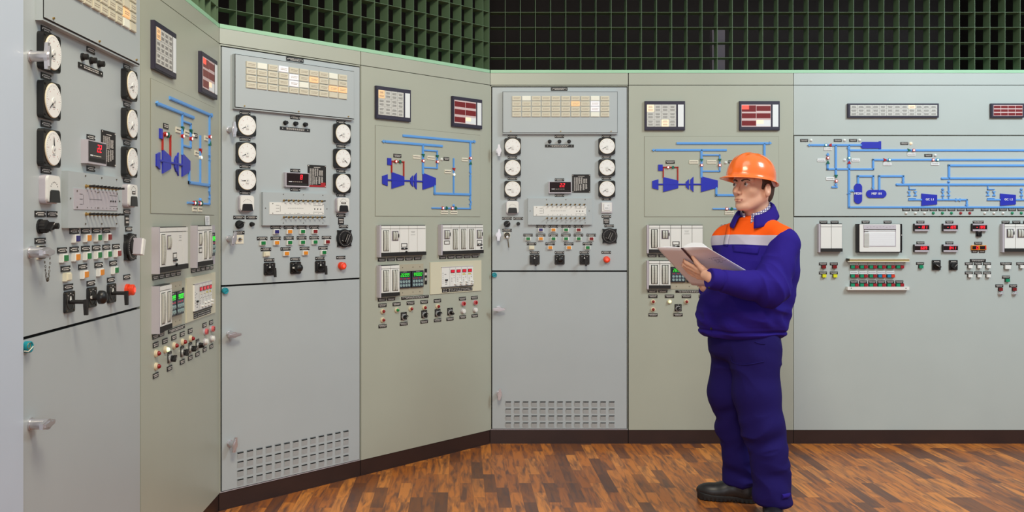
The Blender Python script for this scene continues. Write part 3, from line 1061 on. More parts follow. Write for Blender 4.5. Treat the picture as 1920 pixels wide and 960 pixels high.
def cream_panel(mod, x0, x1, y0, y1):
    cx, cy = (x0 + x1) / 2, (y0 + y1) / 2
    k = mod.k / p

    def lx(x):
        return (x - cx) * k * p

    def lz(y):
        return (cy - y) * p

    def f(b):
        b.box(lx(x0), lx(x1), -0.006, 0, lz(y1), lz(y0), 'cream')

    def module(b):
        b.box(lx(1358.5), lx(1437.4), -0.013, -0.004, lz(531.5), lz(496.6), 'white')
        b.box(lx(1358.5), lx(1437.4), -0.0145, -0.004, lz(533.6), lz(531.5), 'inkd')
        b.box(lx(1358.5), lx(1437.4), -0.014, -0.004, lz(497.4), lz(496.4), 'alu')
        for i in range(4):
            x = 1378 + 14.8 * i
            b.box(lx(x - 0.2), lx(x + 0.2), -0.0134, -0.012, lz(531), lz(498), 'inkp')
            b.cbox(lx(x + 10.5), lz(512), 1.0 * p, 1.0 * p, -0.0138, -0.012, 'inkd')
            b.cbox(lx(x + 10.5), lz(516), 1.2 * p, 1.2 * p, -0.0138, -0.012, 'inkd')
            b.cbox(lx(x + 6), lz(510.6), 7 * p, 2.6 * p, -0.0136, -0.012, 'ylab' if i > 1 else 'tag')
            for z in (517, 520, 523):
                b.cbox(lx(x + 5), lz(z), 2.4 * p, 0.8 * p, -0.0136, -0.012, 'inkp')
        for z in (507, 510.5, 514, 517.5, 521, 524.5):
            b.cbox(lx(1361), lz(z), 1.8 * p, 0.9 * p, -0.0136, -0.012, 'inkp')
        b.cbox(lx(1367), lz(509.5), 4 * p, 0.8 * p, -0.0136, -0.012, 'inkd')
        b.cbox(lx(1369), lz(519.5), 5.5 * p, 2.4 * p, -0.020, -0.012, 'black')
        for z in (523.5, 527):
            b.cbox(lx(1369), lz(z), 4.5 * p, 0.8 * p, -0.0136, -0.012, 'inkd')

    def disp(b):
        b.cbox(0, 0, 9.6 * p, 5.6 * p, -0.016, -0.01, 'rcap')
        b.cbox(0, 0, 7.6 * p, 3.9 * p, -0.0168, -0.01, 'redled')

    def btn(b):
        b.rrect(0, 0, 5.4 * p, 2.2 * p, 0.8 * p, -0.024, -0.012, 'white')
    o = mod.put('cream_panel', cached(('crp', round(k, 4)), 'cream_panel', f), cx, cy)
    mod.sub('instrument_module', cached(('crm', round(k, 4)), 'instrument_module', module), o)
    for x in (1385.1, 1399.8, 1414.6, 1429):
        mod.sub('red_display', cached('crd', 'red_display', disp), o, (lx(x), 0, lz(504.5)))
    for x, z in ((1392, 527.5), (1406, 524), (1406, 528), (1420.5, 524), (1420.5, 528), (1434.5, 523.5), (1434.5, 527.5)):
        mod.sub('button', cached('crb', 'button', btn), o, (lx(x), 0, lz(z)))

    def lab(b):
        b.box(lx(1360.5), lx(1377), -0.008, 0, lz(541.5), lz(535.2), 'plate')
        b.box(lx(1378.5), lx(1437.4), -0.008, 0, lz(541.5), lz(535.2), 'plate')
        r = random.Random(9)
        for z in (537, 539.8):
            x = 1362
            while x < 1435:
                l = r.uniform(1.5, 4)
                if not 1375.5 < x + l < 1380:
                    b.box(lx(x), lx(x + l), -0.0084, 0, lz(z + 0.45), lz(z - 0.45), 'ink')
                x += l + r.uniform(0.6, 2.4)
    mod.sub('name_plate', cached(('crl', round(k, 4)), 'name_plate', lab), o)


def pilot_lamp(mod, cx, cy, lens, ring='ivory', label=None):
    def base(b):
        b.disc(0, 0, 4.4 * p, -0.007, 0, ring, 18)
        b.disc(0, 0, 3.4 * p, -0.011, -0.006, ring, 18)

    def dome(b):
        b.disc(0, 0, 2.6 * p, -0.014, -0.010, lens, 14)
        b.dome(0, -0.014, 0, 2.6 * p, 0.009, lens, 14, 4)
    o = mod.put('pilot_lamp', cached(('pl', ring), 'pilot_lamp', base), cx, cy, label=label)
    mod.sub('lens', cached(('pll', lens), 'lens', dome), o)


def round_button(mod, cx, cy, m):
    def base(b):
        b.disc(0, 0, 4.8 * p, -0.006, 0, 'alu', 18)

    def cap(b):
        b.disc(0, 0, 4.0 * p, -0.017, -0.005, 'white' if m == 'white' else 'pinkl', 18)
        b.disc(0, 0, 2.7 * p, -0.019, -0.016, m, 14)
    o = mod.put('push_button', cached('rb', 'push_button', base), cx, cy)
    mod.sub('button_cap', cached(('rbc', m), 'button_cap', cap), o)


def selector(mod, cx, cy, ang=-35):
    def base(b):
        b.cbox(0, 1.2 * p, 13 * p, 13 * p, -0.003, 0, 'plate')
        b.disc(0, -0.5 * p, 5.2 * p, -0.010, 0, 'chrome', 20)
        for a in (50, 90, 130):
            b.cbox(6 * p * math.cos(math.radians(a)), 6.2 * p * math.sin(math.radians(a)), 1.2 * p, 0.6 * p, -0.0036, 0, 'ink')

    def grip(b):
        b.disc(0, 0, 3.8 * p, -0.018, -0.009, 'black', 18)
        b.prism([(-1.3 * p, -4 * p), (1.3 * p, -4 * p), (1.3 * p, 4.2 * p), (-1.3 * p, 4.2 * p)], -0.030, -0.017, 'blackm')
        b.cbox(0, 1.5 * p, 0.4 * p, 4 * p, -0.0305, -0.02, 'ink')
    o = mod.put('selector_switch', cached('sel', 'selector_switch', base), cx, cy)
    mod.sub('switch_handle', cached('selg', 'switch_handle', grip), o, (0, 0, -0.5 * p), (0, -math.radians(ang), 0))


# ------------------------------------------------------------------ cabinets
def cab_body(mod, split=True, m='beige', seams=()):
    """body, fascia, stiles, plinth"""
    W = mod.X(mod.px1)
    b = MB()
    b.box(0, W, 0.012, 0.30, mod.Z(806), mod.Z(137), 'gap')
    b.box(0.0005, W - 0.0005, 0.014, 0.31, mod.Z(806), mod.Z(137.1), m)
    mod.sub('body', b.mesh('body'), mod.root)
    f = MB()
    f.box(0.6 * p, W - 0.6 * p, 0, 0.014, mod.Z(159.0), mod.Z(137.2), m)
    mod.sub('fascia', f.mesh('fascia'), mod.root)
    q = MB()
    q.box(0.5 * p, W - 0.5 * p, 0.004, 0.30, 0.0, mod.Z(806.6), 'plinth')
    q.box(0.0, W, 0.008, 0.29, 0.0, mod.Z(807), 'gap')
    q.box(0.5 * p, W - 0.5 * p, 0.002, 0.02, 0.0, 0.006, 'plinth')
    mod.sub('plinth', q.mesh('plinth'), mod.root)


def door_cabinet(wall, label, txt, needles, right_square=False, hnd=(0, 0, 90, 15), white_handle=False, red=False, metal=False, lit=None, keyplate=False, sealwire=False, group=None):
    mod = Mod(wall, 919, 1178, 'control_cabinet', label, group)
    cab_body(mod)
    W = mod.X(1178)
    s = MB()
    s.box(0.4 * p, mod.X(920.9), -0.001, 0.014, mod.Z(805.6), mod.Z(160.2), 'beige')
    s.box(mod.X(1177.0), W - 0.4 * p, -0.001, 0.014, mod.Z(805.6), mod.Z(160.2), 'beige')
    s.box(0.4 * p, W - 0.4 * p, -0.001, 0.014, mod.Z(162), mod.Z(160.2), 'beige')
    s.box(0.4 * p, W - 0.4 * p, -0.001, 0.014, mod.Z(805.9), mod.Z(804.9), 'alu')
    mod.sub('door_frame', s.mesh('door_frame'), mod.root)
    d = MB()
    d.box(mod.X(923.0), mod.X(1175.1), -0.003, 0.013, mod.Z(507.0), mod.Z(163.9), 'door')
    mod.sub('upper_door', d.mesh('upper_door'), mod.root)
    d = MB()
    x0, x1, z0, z1 = mod.X(923.0), mod.X(1175.1), mod.Z(803.7), mod.Z(509.7)
    cols = [947.8 + 16.15 * i for i in range(13)]
    rows = [753.0 + 13.0 * i for i in range(4)]
    # lower door: a sheet pierced by 13 x 4 louvre slots, each with a pressed hood
    za, zb = mod.Z(rows[-1] + 11), mod.Z(rows[0] - 1)
    xa, xb = mod.X(cols[0] - 1), mod.X(cols[-1] + 12)
    d.box(x0, x1, -0.003, 0.003, zb, z1, 'door')
    d.box(x0, x1, -0.003, 0.003, z0, za, 'door')
    d.box(x0, xa, -0.003, 0.003, za, zb, 'door')
    d.box(xb, x1, -0.003, 0.003, za, zb, 'door')
    d.box(xa, xb, 0.0, 0.003, za, zb, 'door')
    for i in range(13):
        ca, cb = mod.X(cols[i]), mod.X(cols[i] + 10.6)
        nx = mod.X(cols[i + 1]) if i < 12 else xb
        d.box(cb, nx, -0.003, 0.0, za, zb, 'door')
        if i == 0:
            d.box(xa, ca, -0.003, 0.0, za, zb, 'door')
        for r_ in rows:
            zt, zl = mod.Z(r_), mod.Z(r_ + 9.6)
            d.box(ca, cb, -0.003, 0.0, mod.Z(r_ + 13 if r_ != rows[-1] else r_ + 11), zl, 'door')
            vs = [(ca, -0.0032, zl), (cb, -0.0032, zl), (cb - 0.003, -0.0105, zt - 0.004), (ca + 0.003, -0.0105, zt - 0.004), (cb, -0.003, zt - 0.003), (ca, -0.003, zt - 0.003)]
            d.add(vs, [(0, 1, 2, 3), (1, 4, 2), (0, 3, 5)], 'door')
            d.add(vs, [(3, 2, 4, 5)], 'gap')
            d.box(ca, cb, -0.0034, -0.0028, zt - 0.0040, zt, 'gap')
    mod.sub('lower_door', d.mesh('lower_door'), mod.root)
    # fittings
    pl = lambda x, y, w=17.5, h=5.0: plate(mod, x, y, w, h)
    plate(mod, 1048.5, 167.2, 31, 6)
    annunciator_box(mod, 942, 1156.8, 172.6, 252, lit or {})
    for i, y in enumerate((275, 315, 354.7)):
        gauge(mod, 960.8, y, needles[i])
        gauge(mod, 1137, y - 0.4, needles[3 + i])
    for y in (256.2, 295, 334.8, 373.4):
        pl(960.8, y)
        pl(1137, y - 0.3)
    small_meter(mod, 960.6, 389)
    if right_square:
        square_meter(mod, 1137, 389)
    else:
        small_meter(mod, 1137, 389, True)
    pl(1048.8, 255.9)
    for x in (1030.5, 1048.8, 1066.8):
        knob(mod, x, 265.3, 3.5)
    plate(mod, 1048.9, 273.8, 54, 5)
    big_display(mod, 1049.5, 351.6, txt)
    pl(1049, 337.2)
    pl(1049, 366.4)
    chart_plate(mod, 1089.6, 344.2, red)
    toggle_board(mod, 989.5, 1109.5, 371.7, 421.3, metal)
    pl(950.6, 409.4, 18)
    pl(971.6, 409.4, 18)
    ribbed_knob(mod, 950.6, 419.8)
    knob(mod, 971.6, 419.5, 3.4)
    pl(950.6, 431.6, 18)
    if keyplate:
        key_plate(mod, 951.5, 441.5)
    else:
        key_lock(mod, 950.6, 441)
    wing_handle(mod, 935, 283, hnd[0])
    wing_handle(mod, 934.5, 440.5, hnd[1])
    wing_handle(mod, 935, 578.5, hnd[2])
    wing_handle(mod, 936, 737, hnd[3])
    seal(mod, 927, 515.3, sealwire)
    for x, m_ in zip((1013.75, 1037.3, 1060.9, 1084.5), ('bcap', 'orange', 'gcap', 'rcap')):
        pl(x, 424.2)
        square_button(mod, x, 430.8, m_)
    for x, m_ in zip((990, 1013.75, 1037.3, 1060.9, 1084.5, 1108.3), ('gcap', 'orange', 'gcap', 'gcap', 'gcap', 'rcap')):
        pl(x, 440.6)
        square_button(mod, x, 447.4, m_)
    for x, m_ in zip((996.6, 1031.4, 1066.4, 1101.4), ('icap', 'orange', 'orange', 'gcap')):
        pl(x, 457)
        square_button(mod, x, 464, m_, frame='icap' if m_ == 'icap' else 'white')
    for x, st in zip((1002.2, 1049, 1095.6), ('crank', 'knob', 'crank')):
        pl(x, 473.2)
        cam_switch(mod, x, 486.4, st)
    pl(1136.6, 473)
    mushroom(mod, 1137, 486.4)
    pl(1136.9, 405.6)
    mod.put('name_plate', plate_mesh(11, 11, 'plain', 2), 1136.9, 414.5)
    pl(1142, 423.4)
    dial_switch(mod, 1142.5, 442.3, white_handle, 15 if white_handle else 25)
    return mod


def mimic_cabinet(wall, label, variant, group=None):
    mod = Mod(wall, 1178.5, 1488, 'mimic_cabinet', label, group)
    cab_body(mod)
    W = mod.X(1488)
    d = MB()
    d.box(0.5 * p, W - 0.5 * p, -0.001, 0.014, mod.Z(806), mod.Z(160.2), 'beige')
    mod.sub('front_panel', d.mesh('front_panel'), mod.root)
    if variant == 'C':
        l1, l2 = {(0, 0): 'lampwarm', (2, 2): 'lampwarm'}, {(0, 0): 'lampred', (2, 1): 'half'}
    elif variant == 'B':
        l1, l2 = {(0, 0): 'tileor'}, {(2, 1): 'half'}
    else:
        l1, l2 = {(0, 0): 'tileor'}, {(0, 0): 'lampred', (2, 1): 'half'}
    alarm_window(mod, 1208, 1283.3, 190.3, 244.7, 'white', l1)
    alarm_window(mod, 1385, 1460.3, 190.3, 244.7, 'red', l2)
    B = Board(mod, 1208, 1460, 255.3, 406.7, 'beige')
    B.pipe([(1270, 269), (1438, 269)])
    B.arrow(1443, 268.5, 0)
    B.pipe([(1231, 281.5), (1360, 281.5)])
    B.arrow(1225, 281.5, 180)
    B.pipe([(1314.8, 283), (1314.8, 331)], 4)
    B.pipe([(1318, 291), (1348.8, 291), (1348.8, 321.2), (1318, 321.2)], 2.6)
    for x in (1314.8, 1348.8):
        B.marker(x, 300.6, 'tri', 'vgreen', -90)
        B.marker(x, 309.9, 'lamp', 'vred')
    B.tag(1300.4, 303.7)
    B.tag(1334, 303.7)
    B.marker(1360.3, 305, 'dome', 'white')
    B.tag(1372, 303.5, 13, 6, 'plain')
    B.poly([(1233.7, 308.8), (1242, 308.8), (1242, 320.3), (1233.7, 320.3)], name='block_symbol')
    B.tag(1256.3, 303.9, 17, 6, 'plain')
    B.pipe([(1243.2, 332), (1243.2, 313.8), (1270.3, 313.8), (1270.3, 338)], 2.2, 'redpipe')
    B.marker(1251.9, 313.8, 'lamp', 'vred')
    B.marker(1261.3, 313.8, 'diamond', 'vgreen')
    B.pipe([(1233, 345.7), (1314, 345.7)], 2.6, 'blue', 'shaft_symbol')
    B.poly([(1222.5, 339.4), (1234, 336.2), (1234, 356), (1222.5, 352.6)])
    B.poly([(1243, 332), (1271.2, 338.6), (1271.2, 352.7), (1243, 360)])
    B.poly([(1285.5, 341), (1291.2, 336), (1291.2, 355.6), (1285.5, 350.2)])
    B.poly([(1293.9, 337), (1299.7, 331.3), (1299.7, 360), (1293.9, 354.6)])
    B.poly([(1313.9, 330.6), (1345.2, 338.6), (1345.2, 351.8), (1313.9, 360)])
    B.pipe([(1342.6, 353), (1342.6, 366), (1431, 366)], 4)
    B.pipe([(1432.6, 271), (1432.6, 324)], 4)
    B.pipe([(1432.6, 333), (1432.6, 366)], 4)
    B.arrow(1432.6, 325.5, -90)
    B.arrow(1432.6, 332, -90)
    B.marker(1432.6, 299.4, 'lamp', 'vred')
    B.marker(1432.6, 308.5, 'tri', 'vgreen', 90)
    B.tag(1418.5, 302.5, 15)
    B.pipe([(1432.6, 368), (1432.6, 374)], 3)
    B.poly([(1429, 374), (1431, 373), (1436.5, 380.5), (1434.5, 381.5)], 'pipe', 'valve_symbol')
    B.arrow(1432.6, 384, -90)
    B.pipe([(1432.6, 384), (1432.6, 391.7), (1337, 391.7)], 2.6)
    B.pipe([(1389.8, 303), (1389.8, 364)], 2.8)
    B.marker(1389.8, 321.6, 'tri', 'vred', -90)
    B.marker(1389.8, 330.9, 'lamp', 'white')
    B.tag(1375.6, 326, 16)
    B.marker(1362, 391.6, 'lamp', 'vred')
    B.marker(1371.3, 391.6, 'diamond', 'vgreen')
    B.marker(1385.4, 391.6, 'lamp', 'vred')
    B.marker(1394.4, 391.6, 'diamond', 'vgreen')
    B.marker(1390, 386.6, 'dome', 'pipe')
    B.tag(1367, 399)
    B.tag(1390.4, 399)
    recorder(mod, 1211.5, 1316, 421.5, 474.6, ['tall', 'short', 'ctrl', 'text', 'blank'])
    if variant == 'A':
        recorder(mod, 1352.5, 1424, 420.5, 475, ['rect', 'tall', 'tall'], 22)
        q = MB()
        q.box(0, mod.k * 37, -0.004, 0, mod.Z(475), mod.Z(421), 'alu')
        mod.sub('mounting_plate', q.mesh('mounting_plate'), mod.root, (mod.X(1424.5), 0, 0))
        green_controller(mod, 1440, 447, 4, 22, 32)
    else:
        recorder(mod, 1352.5, 1460.5, 420.5, 475, ['rect', 'tall', 'tall', 'tall', 'rectctrl'], 20.8)
    for i in range(5):
        plate(mod, 1222.5 + 20.2 * i, 479.2, 16.5, 5.4, 'plain')
        plate(mod, 1363.5 + 20.6 * i, 479.2, 16.5, 5.4, 'plain')
    recorder(mod, 1211.5, 1255.4, 488, 541.7, ['tall', 'tall'])
    q = MB()
    q.box(0, mod.k * 60.6, -0.004, 0, mod.Z(542), mod.Z(488.6), 'olive')
    for x in (12, 36, 52):
        for z in (494, 537):
            q.disc(mod.k * x, mod.Z(z), 0.8 * p, -0.0048, 0, 'dgreen', 8)
    mod.sub('mounting_plate', q.mesh('mounting_plate'), mod.root, (mod.X(1256), 0, 0))
    o1 = green_controller(mod, 1270.6, 514.6, 1)
    o2 = green_controller(mod, 1300.2, 514.6, 2)
    mod.put('name_plate', plate_mesh(5.5, 27, 'plain', 1), 1322.5, 511.5)
    plate(mod, 1297.5, 546.4, 62, 4.6, 'plain')
    cream_panel(mod, 1332.5, 1461.8, 486.9, 543.3)
    for x in (1222.8, 1242.8):
        plate(mod, x, 546, 17, 5, 'plain')
    for x in (1224, 1255.2, 1286.9, 1318.8, 1350.6, 1413.3, 1444.4):
        plate(mod, x, 555.4, 17, 6, 'plain')
    for x in (1224.2, 1286.9, 1318.8, 1350.8):
        pilot_lamp(mod, x, 565.4, 'redl', label='red pilot lamp')
    pilot_lamp(mod, 1255.2, 565.4, 'greenl' if variant == 'B' else 'greenlit', label='green pilot lamp')
    pilot_lamp(mod, 1224.2, 580, 'redl', label='red pilot lamp')
    plate(mod, 1224.2, 590.2, 17, 5.6, 'plain')
    for x, a in ((1271.3, -50), (1318.8, -20), (1351, -60), (1381.7, 50)):
        selector(mod, x, 578, a)
        plate(mod, x, 590, 17, 5.6, 'plain')
    for x in (1414, 1445.3):
        round_button(mod, x, 564.4, 'redl')
        round_button(mod, x, 578, 'white')
        plate(mod, x, 588.8, 16, 5.6, 'plain')
    return mod


LIT_B = {(0, 1): 'tilew', (0, 3): 'tilelit', (1, 4): 'tilelit', (2, 4): 'tilelit', (2, 5): 'tilew', (1, 6): 'tileor', (2, 8): 'tileor', (2, 9): 'tileor', (0, 8): 'tilew', (1, 8): 'tileb', (3, 8): 'tileb', (3, 9): 'tileb'}
LIT_C = {(0, 1): 'tilew', (1, 6): 'tileor', (0, 8): 'tilew', (1, 8): 'tilelit', (2, 8): 'tilelit', (3, 8): 'tilew'}
LIT_A = {(2, 8): 'tileor', (3, 8): 'tilew', (3, 9): 'tileb', (1, 8): 'tileb'}
modA = door_cabinet(WA, 'grey control cabinet nearest the camera at far left, chain hanging by its lock', '22', (215, 215, 95, 195, 215, 200), metal=True, white_handle=True, hnd=(0, 90, 90, 15), lit=LIT_A, sealwire=True)
modAm = mimic_cabinet(WA, 'beige blue-diagram cabinet seen at a steep angle, small white note taped on it', 'A')
modB = door_cabinet(WB, 'grey control cabinet on the slanted wall, its red display reading 8', ' 8', (205, 205, 182, 205, -40, 205), hnd=(0, 15, 90, 10), red=True, keyplate=True, lit=LIT_B)
modBm = mimic_cabinet(WB, 'beige cabinet with blue pipe diagram on the slanted wall, fully in view in the middle', 'B')
modC = door_cabinet(WC, 'grey control cabinet facing the camera squarely, key hanging from its lock', '22', (205, 205, 182, 205, -32, 210), right_square=True, hnd=(0, 5, 90, 5), lit=LIT_C)
modCm = mimic_cabinet(WC, 'beige cabinet with blue pipe diagram directly behind the standing worker', 'C')
# ------------------------------------------------------------------ right-hand console
R = Mod(WC, 1488, 2056, 'control_console', 'wide pale grey control cabinet right of the worker with long blue pipe diagram', None)
cab_body(R, m='cool')
d = MB()
d.box(0.5 * p, R.X(2056) - 0.5 * p, -0.001, 0.014, R.Z(253.2), R.Z(160.2), 'cool')
R.sub('upper_panel', d.mesh('upper_panel'), R.root)
d = MB()
d.box(0.5 * p, R.X(2056) - 0.5 * p, -0.001, 0.014, R.Z(806), R.Z(407.2), 'cool')
R.sub('front_panel', d.mesh('front_panel'), R.root)
alarm_window(R, 1587.7, 1757.7, 194.6, 221.2, 'long', {(0, 8): 'lampwarm'}, 12)
alarm_window(R, 1855.4, 1917.2, 194.6, 221.2, 'longred', {}, 4)
B = Board(R, 1488.6, 2055.4, 254.6, 405.6, 'cool')
XE = 2040
B.pipe([(1521.7, 272.3), (1613, 272.3)], 3.7)
B.arrow(1516.5, 272.3, 180)
B.poly([(1616, 266.2), (1647, 266.2), (1647, 265), (1651, 265), (1651, 279.8), (1647, 279.8), (1647, 278.6), (1616, 278.6), (1613.5, 276), (1613.5, 269)], name='vessel_symbol')
B.marker(1547.5, 272.2, 'lamp', 'vteal')
B.marker(1555.3, 272.2, 'tri', 'vred', 180)
B.tag(1551.7, 279.3, 15, 5.5, 'wtag')
for x, y in ((1507.3, 263.3), (1570.3, 263.3), (1599, 263.3), (1695, 269), (1740, 291.4)):
    B.tag(x, y, 14.5, 5, 'plain')
for x, y, m_ in ((1520.3, 263.3, 'white'), (1582.9, 263.3, 'white'), (1611.3, 263.3, 'white'), (1707.5, 269, 'lampwarm'), (1752.9, 291.3, 'white'), (1583, 300, 'paperw')):
    B.marker(x, y, 'dome', m_)
B.pipe([(1566.3, 274), (1566.3, 328)], 3.8)
B.marker(1566.7, 330.6, 'tri', 'vgreen', -90)
B.marker(1567, 339.6, 'lamp', 'vred')
B.tag(1556, 335, 15, 5.5, 'wtag')
B.arrow(1566.5, 346.5, -90)
B.pipe([(1560, 351), (1568, 351)], 3)
B.pipe([(1591, 274), (1591, 387)], 3.8)
B.arrow(1590, 277.5, -90)
B.marker(1591, 296.3, 'lamp', 'vteal')
B.marker(1591, 304.6, 'tri', 'vred', 90)
B.arrow(1591, 312.5, -90)
B.tag(1603.7, 300.3, 15, 5.5, 'wtag')
B.pipe([(1593, 282), (XE, 282)], 3.7)
B.marker(1703.3, 281.8, 'tri', 'vgreen', 0)
B.marker(1711.8, 281.8, 'lamp', 'vred')
B.tag(1708, 289.2, 15, 5.5, 'wtag')
B.pipe([(1551, 309), (1551, 317.3), (1636.3, 317.3), (1636.3, 299.8), (XE, 299.8)], 3.4)
B.marker(1551.3, 304.6, 'tri', 'vgreen', 90)
B.marker(1551.3, 296.3, 'lamp', 'vred')
B.arrow(1551.3, 289.8, 90)
B.tag(1539.4, 300.3, 15, 5.5, 'wtag')
B.marker(1658.2, 300, 'tri', 'vred', 0)
B.marker(1666.4, 299.8, 'lamp', 'vteal')
B.tag(1663, 307.6, 15, 5.5, 'wtag')
B.marker(1748.3, 299.8, 'lamp', 'vred')
B.marker(1756.8, 299.8, 'lamp', 'vteal')
B.tag(1752.6, 307.2, 15, 5.5, 'wtag')


def capsule(x0, x1, y0, y1):
    r = min(x1 - x0, y1 - y0) / 2
    pts = []
    for i in range(24):
        a = 2 * PI * (i + 0.5) / 24
        c, s_ = math.cos(a), math.sin(a)
        pts.append(((x1 - r if c > 0 else x0 + r) + r * c, (y1 - r if s_ > 0 else y0 + r) + r * s_))
    return pts


B.poly(capsule(1600.6, 1615.4, 344, 382), name='vessel_symbol')
B.poly(capsule(1623.3, 1660.9, 356, 371), name='vessel_symbol')
B.text(1608, 363, 'ME201', 5.6)
B.text(1642.5, 363.2, 'MEF 101', 5.6)
B.pipe([(1608, 343), (1608, 330.5), (1636.2, 330.5), (1636.2, 350)], 3.7)
B.arrow(1636.2, 352.5, -90)
B.pipe([(1647.7, 355), (1647.7, 330.5), (1692.5, 330.5), (1692.5, 337)], 3.7)
B.arrow(1692.5, 341.3, -90)
B.pipe([(1593, 358.4), (1599, 358.4)], 3)
B.marker(1597, 357.6, 'dome', 'pipe')
B.pipe([(1588.5, 363.3), (1593.5, 363.3)], 1.6)
B.pipe([(1591, 388.7), (XE, 388.7)], 3.2)
B.pipe([(1683, 346.3), (XE, 346.3)], 4)
B.marker(1681, 346.3, 'dome', 'pipe')
B.pipe([(1778.3, 333), (1778.3, 310.4), (XE, 310.4)], 4)
B.pipe([(1768, 334.6), (XE, 334.6)], 3.8)
B.marker(1765.8, 334.8, 'dome', 'pipe')
B.marker(1777.8, 341, 'dome', 'pipe')
for dx in (0, 147.3):
    B.pipe([(1703.7 + dx, 350), (1703.7 + dx, 355), (1715.3 + dx, 355)], 1.8)
    B.pipe([(1703.7 + dx, 372), (1715.3 + dx, 372)], 1.8)
    B.bow(1703.7 + dx, 363)
    B.bow(1715.3 + dx, 363)
    B.pipe([(1703.7 + dx, 374.8), (1726 + dx, 374.8)], 3)
    B.poly([(1726.7 + dx, 363), (1755.8 + dx, 365.4), (1755.8 + dx, 383.3), (1726.7 + dx, 385.8)], name='compressor_symbol')
    B.text(1742 + dx, 374, 'GC 1.1' if dx == 0 else 'GC 1.2', 5.4)
    B.pipe([(1757 + dx, 374.8), (1811.7 + dx, 374.8), (1811.7 + dx, 382)], 3)
    for x in (1766.7, 1777.8):
        B.bow(x + dx, 363)
        B.pipe([(x + dx, 370), (x + dx, 373)], 2)
    B.marker(1766.7 + dx, 355, 'dome', 'pipe')
    B.pipe([(1777.8 + dx, 349), (1777.8 + dx, 357)], 2.4)
    B.bow(1795 + dx, 374.8, False)
    B.arrow(1811.7 + dx, 384.5, -90)
for x, m_ in zip((1698.3, 1715.8, 1732.8, 1749.2, 1766.3, 1783.3, 1800.5, 1817.5, 1845.5, 1862.8, 1879.7, 1897, 1914), ('white', 'white', 'white', 'gbtn', 'gbtn', 'gbtn', 'rbtn', 'rbtn', 'white', 'white', 'white', 'gbtn', 'gbtn')):
    B.tag(x, 392.9, 14, 4.8, 'plain')
    B.marker(x, 399.6, 'dome', m_)

recorder(R, 1531.7, 1576, 419.2, 472.8, ['blank', 'blank'])
pp = lambda x, y, w=14.5, h=5.2: plate(R, x, y, w, h, 'plain')
pp(1543.7, 416.3)
pp(1564.7, 416.3)


def chart_recorder(mod, cx, cy):
    def f(b):
        b.cbox(0, 0, 83 * p, 53.5 * p, -0.030, 0, 'black')
        b.rrect(-0.3 * p, 0.5 * p, 75.5 * p, 51.5 * p, 1.5 * p, -0.036, -0.02, 'white')

    def win(b):
        b.box(-31 * p, 29.5 * p, -0.0372, -0.03, -15.5 * p, 25 * p, 'alu')
        b.box(-29 * p, 27.6 * p, -0.0380, -0.03, -14 * p, 24.3 * p, 'whitep')
        b.box(-30.5 * p, 29 * p, -0.0385, -0.03, 16.8 * p, 24.8 * p, 'graphp')
        b.box(-30.5 * p, 29 * p, -0.0395, -0.03, 15.9 * p, 16.9 * p, 'inkd')
        b.box(-30.5 * p, 29 * p, -0.0395, -0.03, 13.4 * p, 14.2 * p, 'inkp')
        for i in range(9):
            b.cbox((-24 + 6 * i) * p, (20.5 + (i % 3) * 0.6) * p, 2.5 * p, 0.5 * p, -0.0388, -0.03, 'inkp')
        b.box(-30.5 * p, -22 * p, -0.0392, -0.03, 11.8 * p, 12.6 * p, 'inkd')

    def tape(b):
        b.box(-30 * p, -20.5 * p, -0.0395, -0.037, -16 * p, 9.5 * p, 'paper')
        for i in range(16):
            b.box(-30 * p, -21 * p, -0.0398, -0.0375, (8.3 - 1.6 * i) * p, (8.55 - 1.6 * i) * p, 'inkp')
        for i in range(18):
            b.box(-19.5 * p, 27 * p, -0.0384, -0.0375, (9 - 1.3 * i) * p, (9.15 - 1.3 * i) * p, 'alu')

    def clip(b):
        b.box(38.5 * p, 41 * p, -0.037, -0.02, -22 * p, 26 * p, 'black')
        b.disc(39.8 * p, 6 * p, 0.8 * p, -0.040, -0.03, 'ink', 8)
    o = mod.put('chart_recorder', cached('cr', 'chart_recorder', f), cx, cy)
    mod.sub('chart_window', cached('crw', 'chart_window', win), o)
    mod.sub('scale_strip', cached('crt', 'scale_strip', tape), o)
    mod.sub('hinge_bar', cached('crc', 'hinge_bar', clip), o)


chart_recorder(R, 1645.2, 446.6)
pp(1622.8, 416.2)
pp(1664, 416.2)


def cube_button(mod, cx, cy, m, w=7.4, h=6.4):
    def base(b):
        b.cbox(0, 0, w * p, h * p, -0.006, 0, 'blackm')

    def cap(b):
        b.cbox(0.2 * p, 0, (w - 0.8) * p, (h - 0.8) * p, -0.018, -0.005, m)
    o = mod.put('push_button', cached(('cb', w, h), 'push_button', base), cx, cy)
    mod.sub('button_cap', cached(('cbc', w, h, m), 'button_cap', cap), o)
    return o


for x in (1542.8, 1563.2):
    pp(x, 494.6)
    cube_button(R, x + 0.4, 500.2, 'rcap')
    pp(x, 511.6)
    cube_button(R, x + 1, 517, 'ybtn')
# button rack: two rails carrying twin push buttons
def rack_bars(b):
    w = 57.5 * p
    b.box(-w, w, -0.030, -0.026, 24.5 * p, 29.5 * p, 'olivebar')
    b.box(-w, w, -0.034, -0.001, 28.6 * p, 30 * p, 'tag')
    b.box(-w, w, -0.034, -0.030, 24 * p, 25 * p, 'tag')
    b.box(-w, w, -0.030, -0.001, -28.5 * p, -22.5 * p, 'white')
    b.disc(-51 * p, -25 * p, 0.9 * p, -0.031, -0.02, 'dgreen', 8)
    b.disc(51 * p, -25 * p, 0.9 * p, -0.031, -0.02, 'dgreen', 8)
    b.box(-w, -w + 3 * p, -0.034, -0.001, 25 * p, 30 * p, 'dgreen')


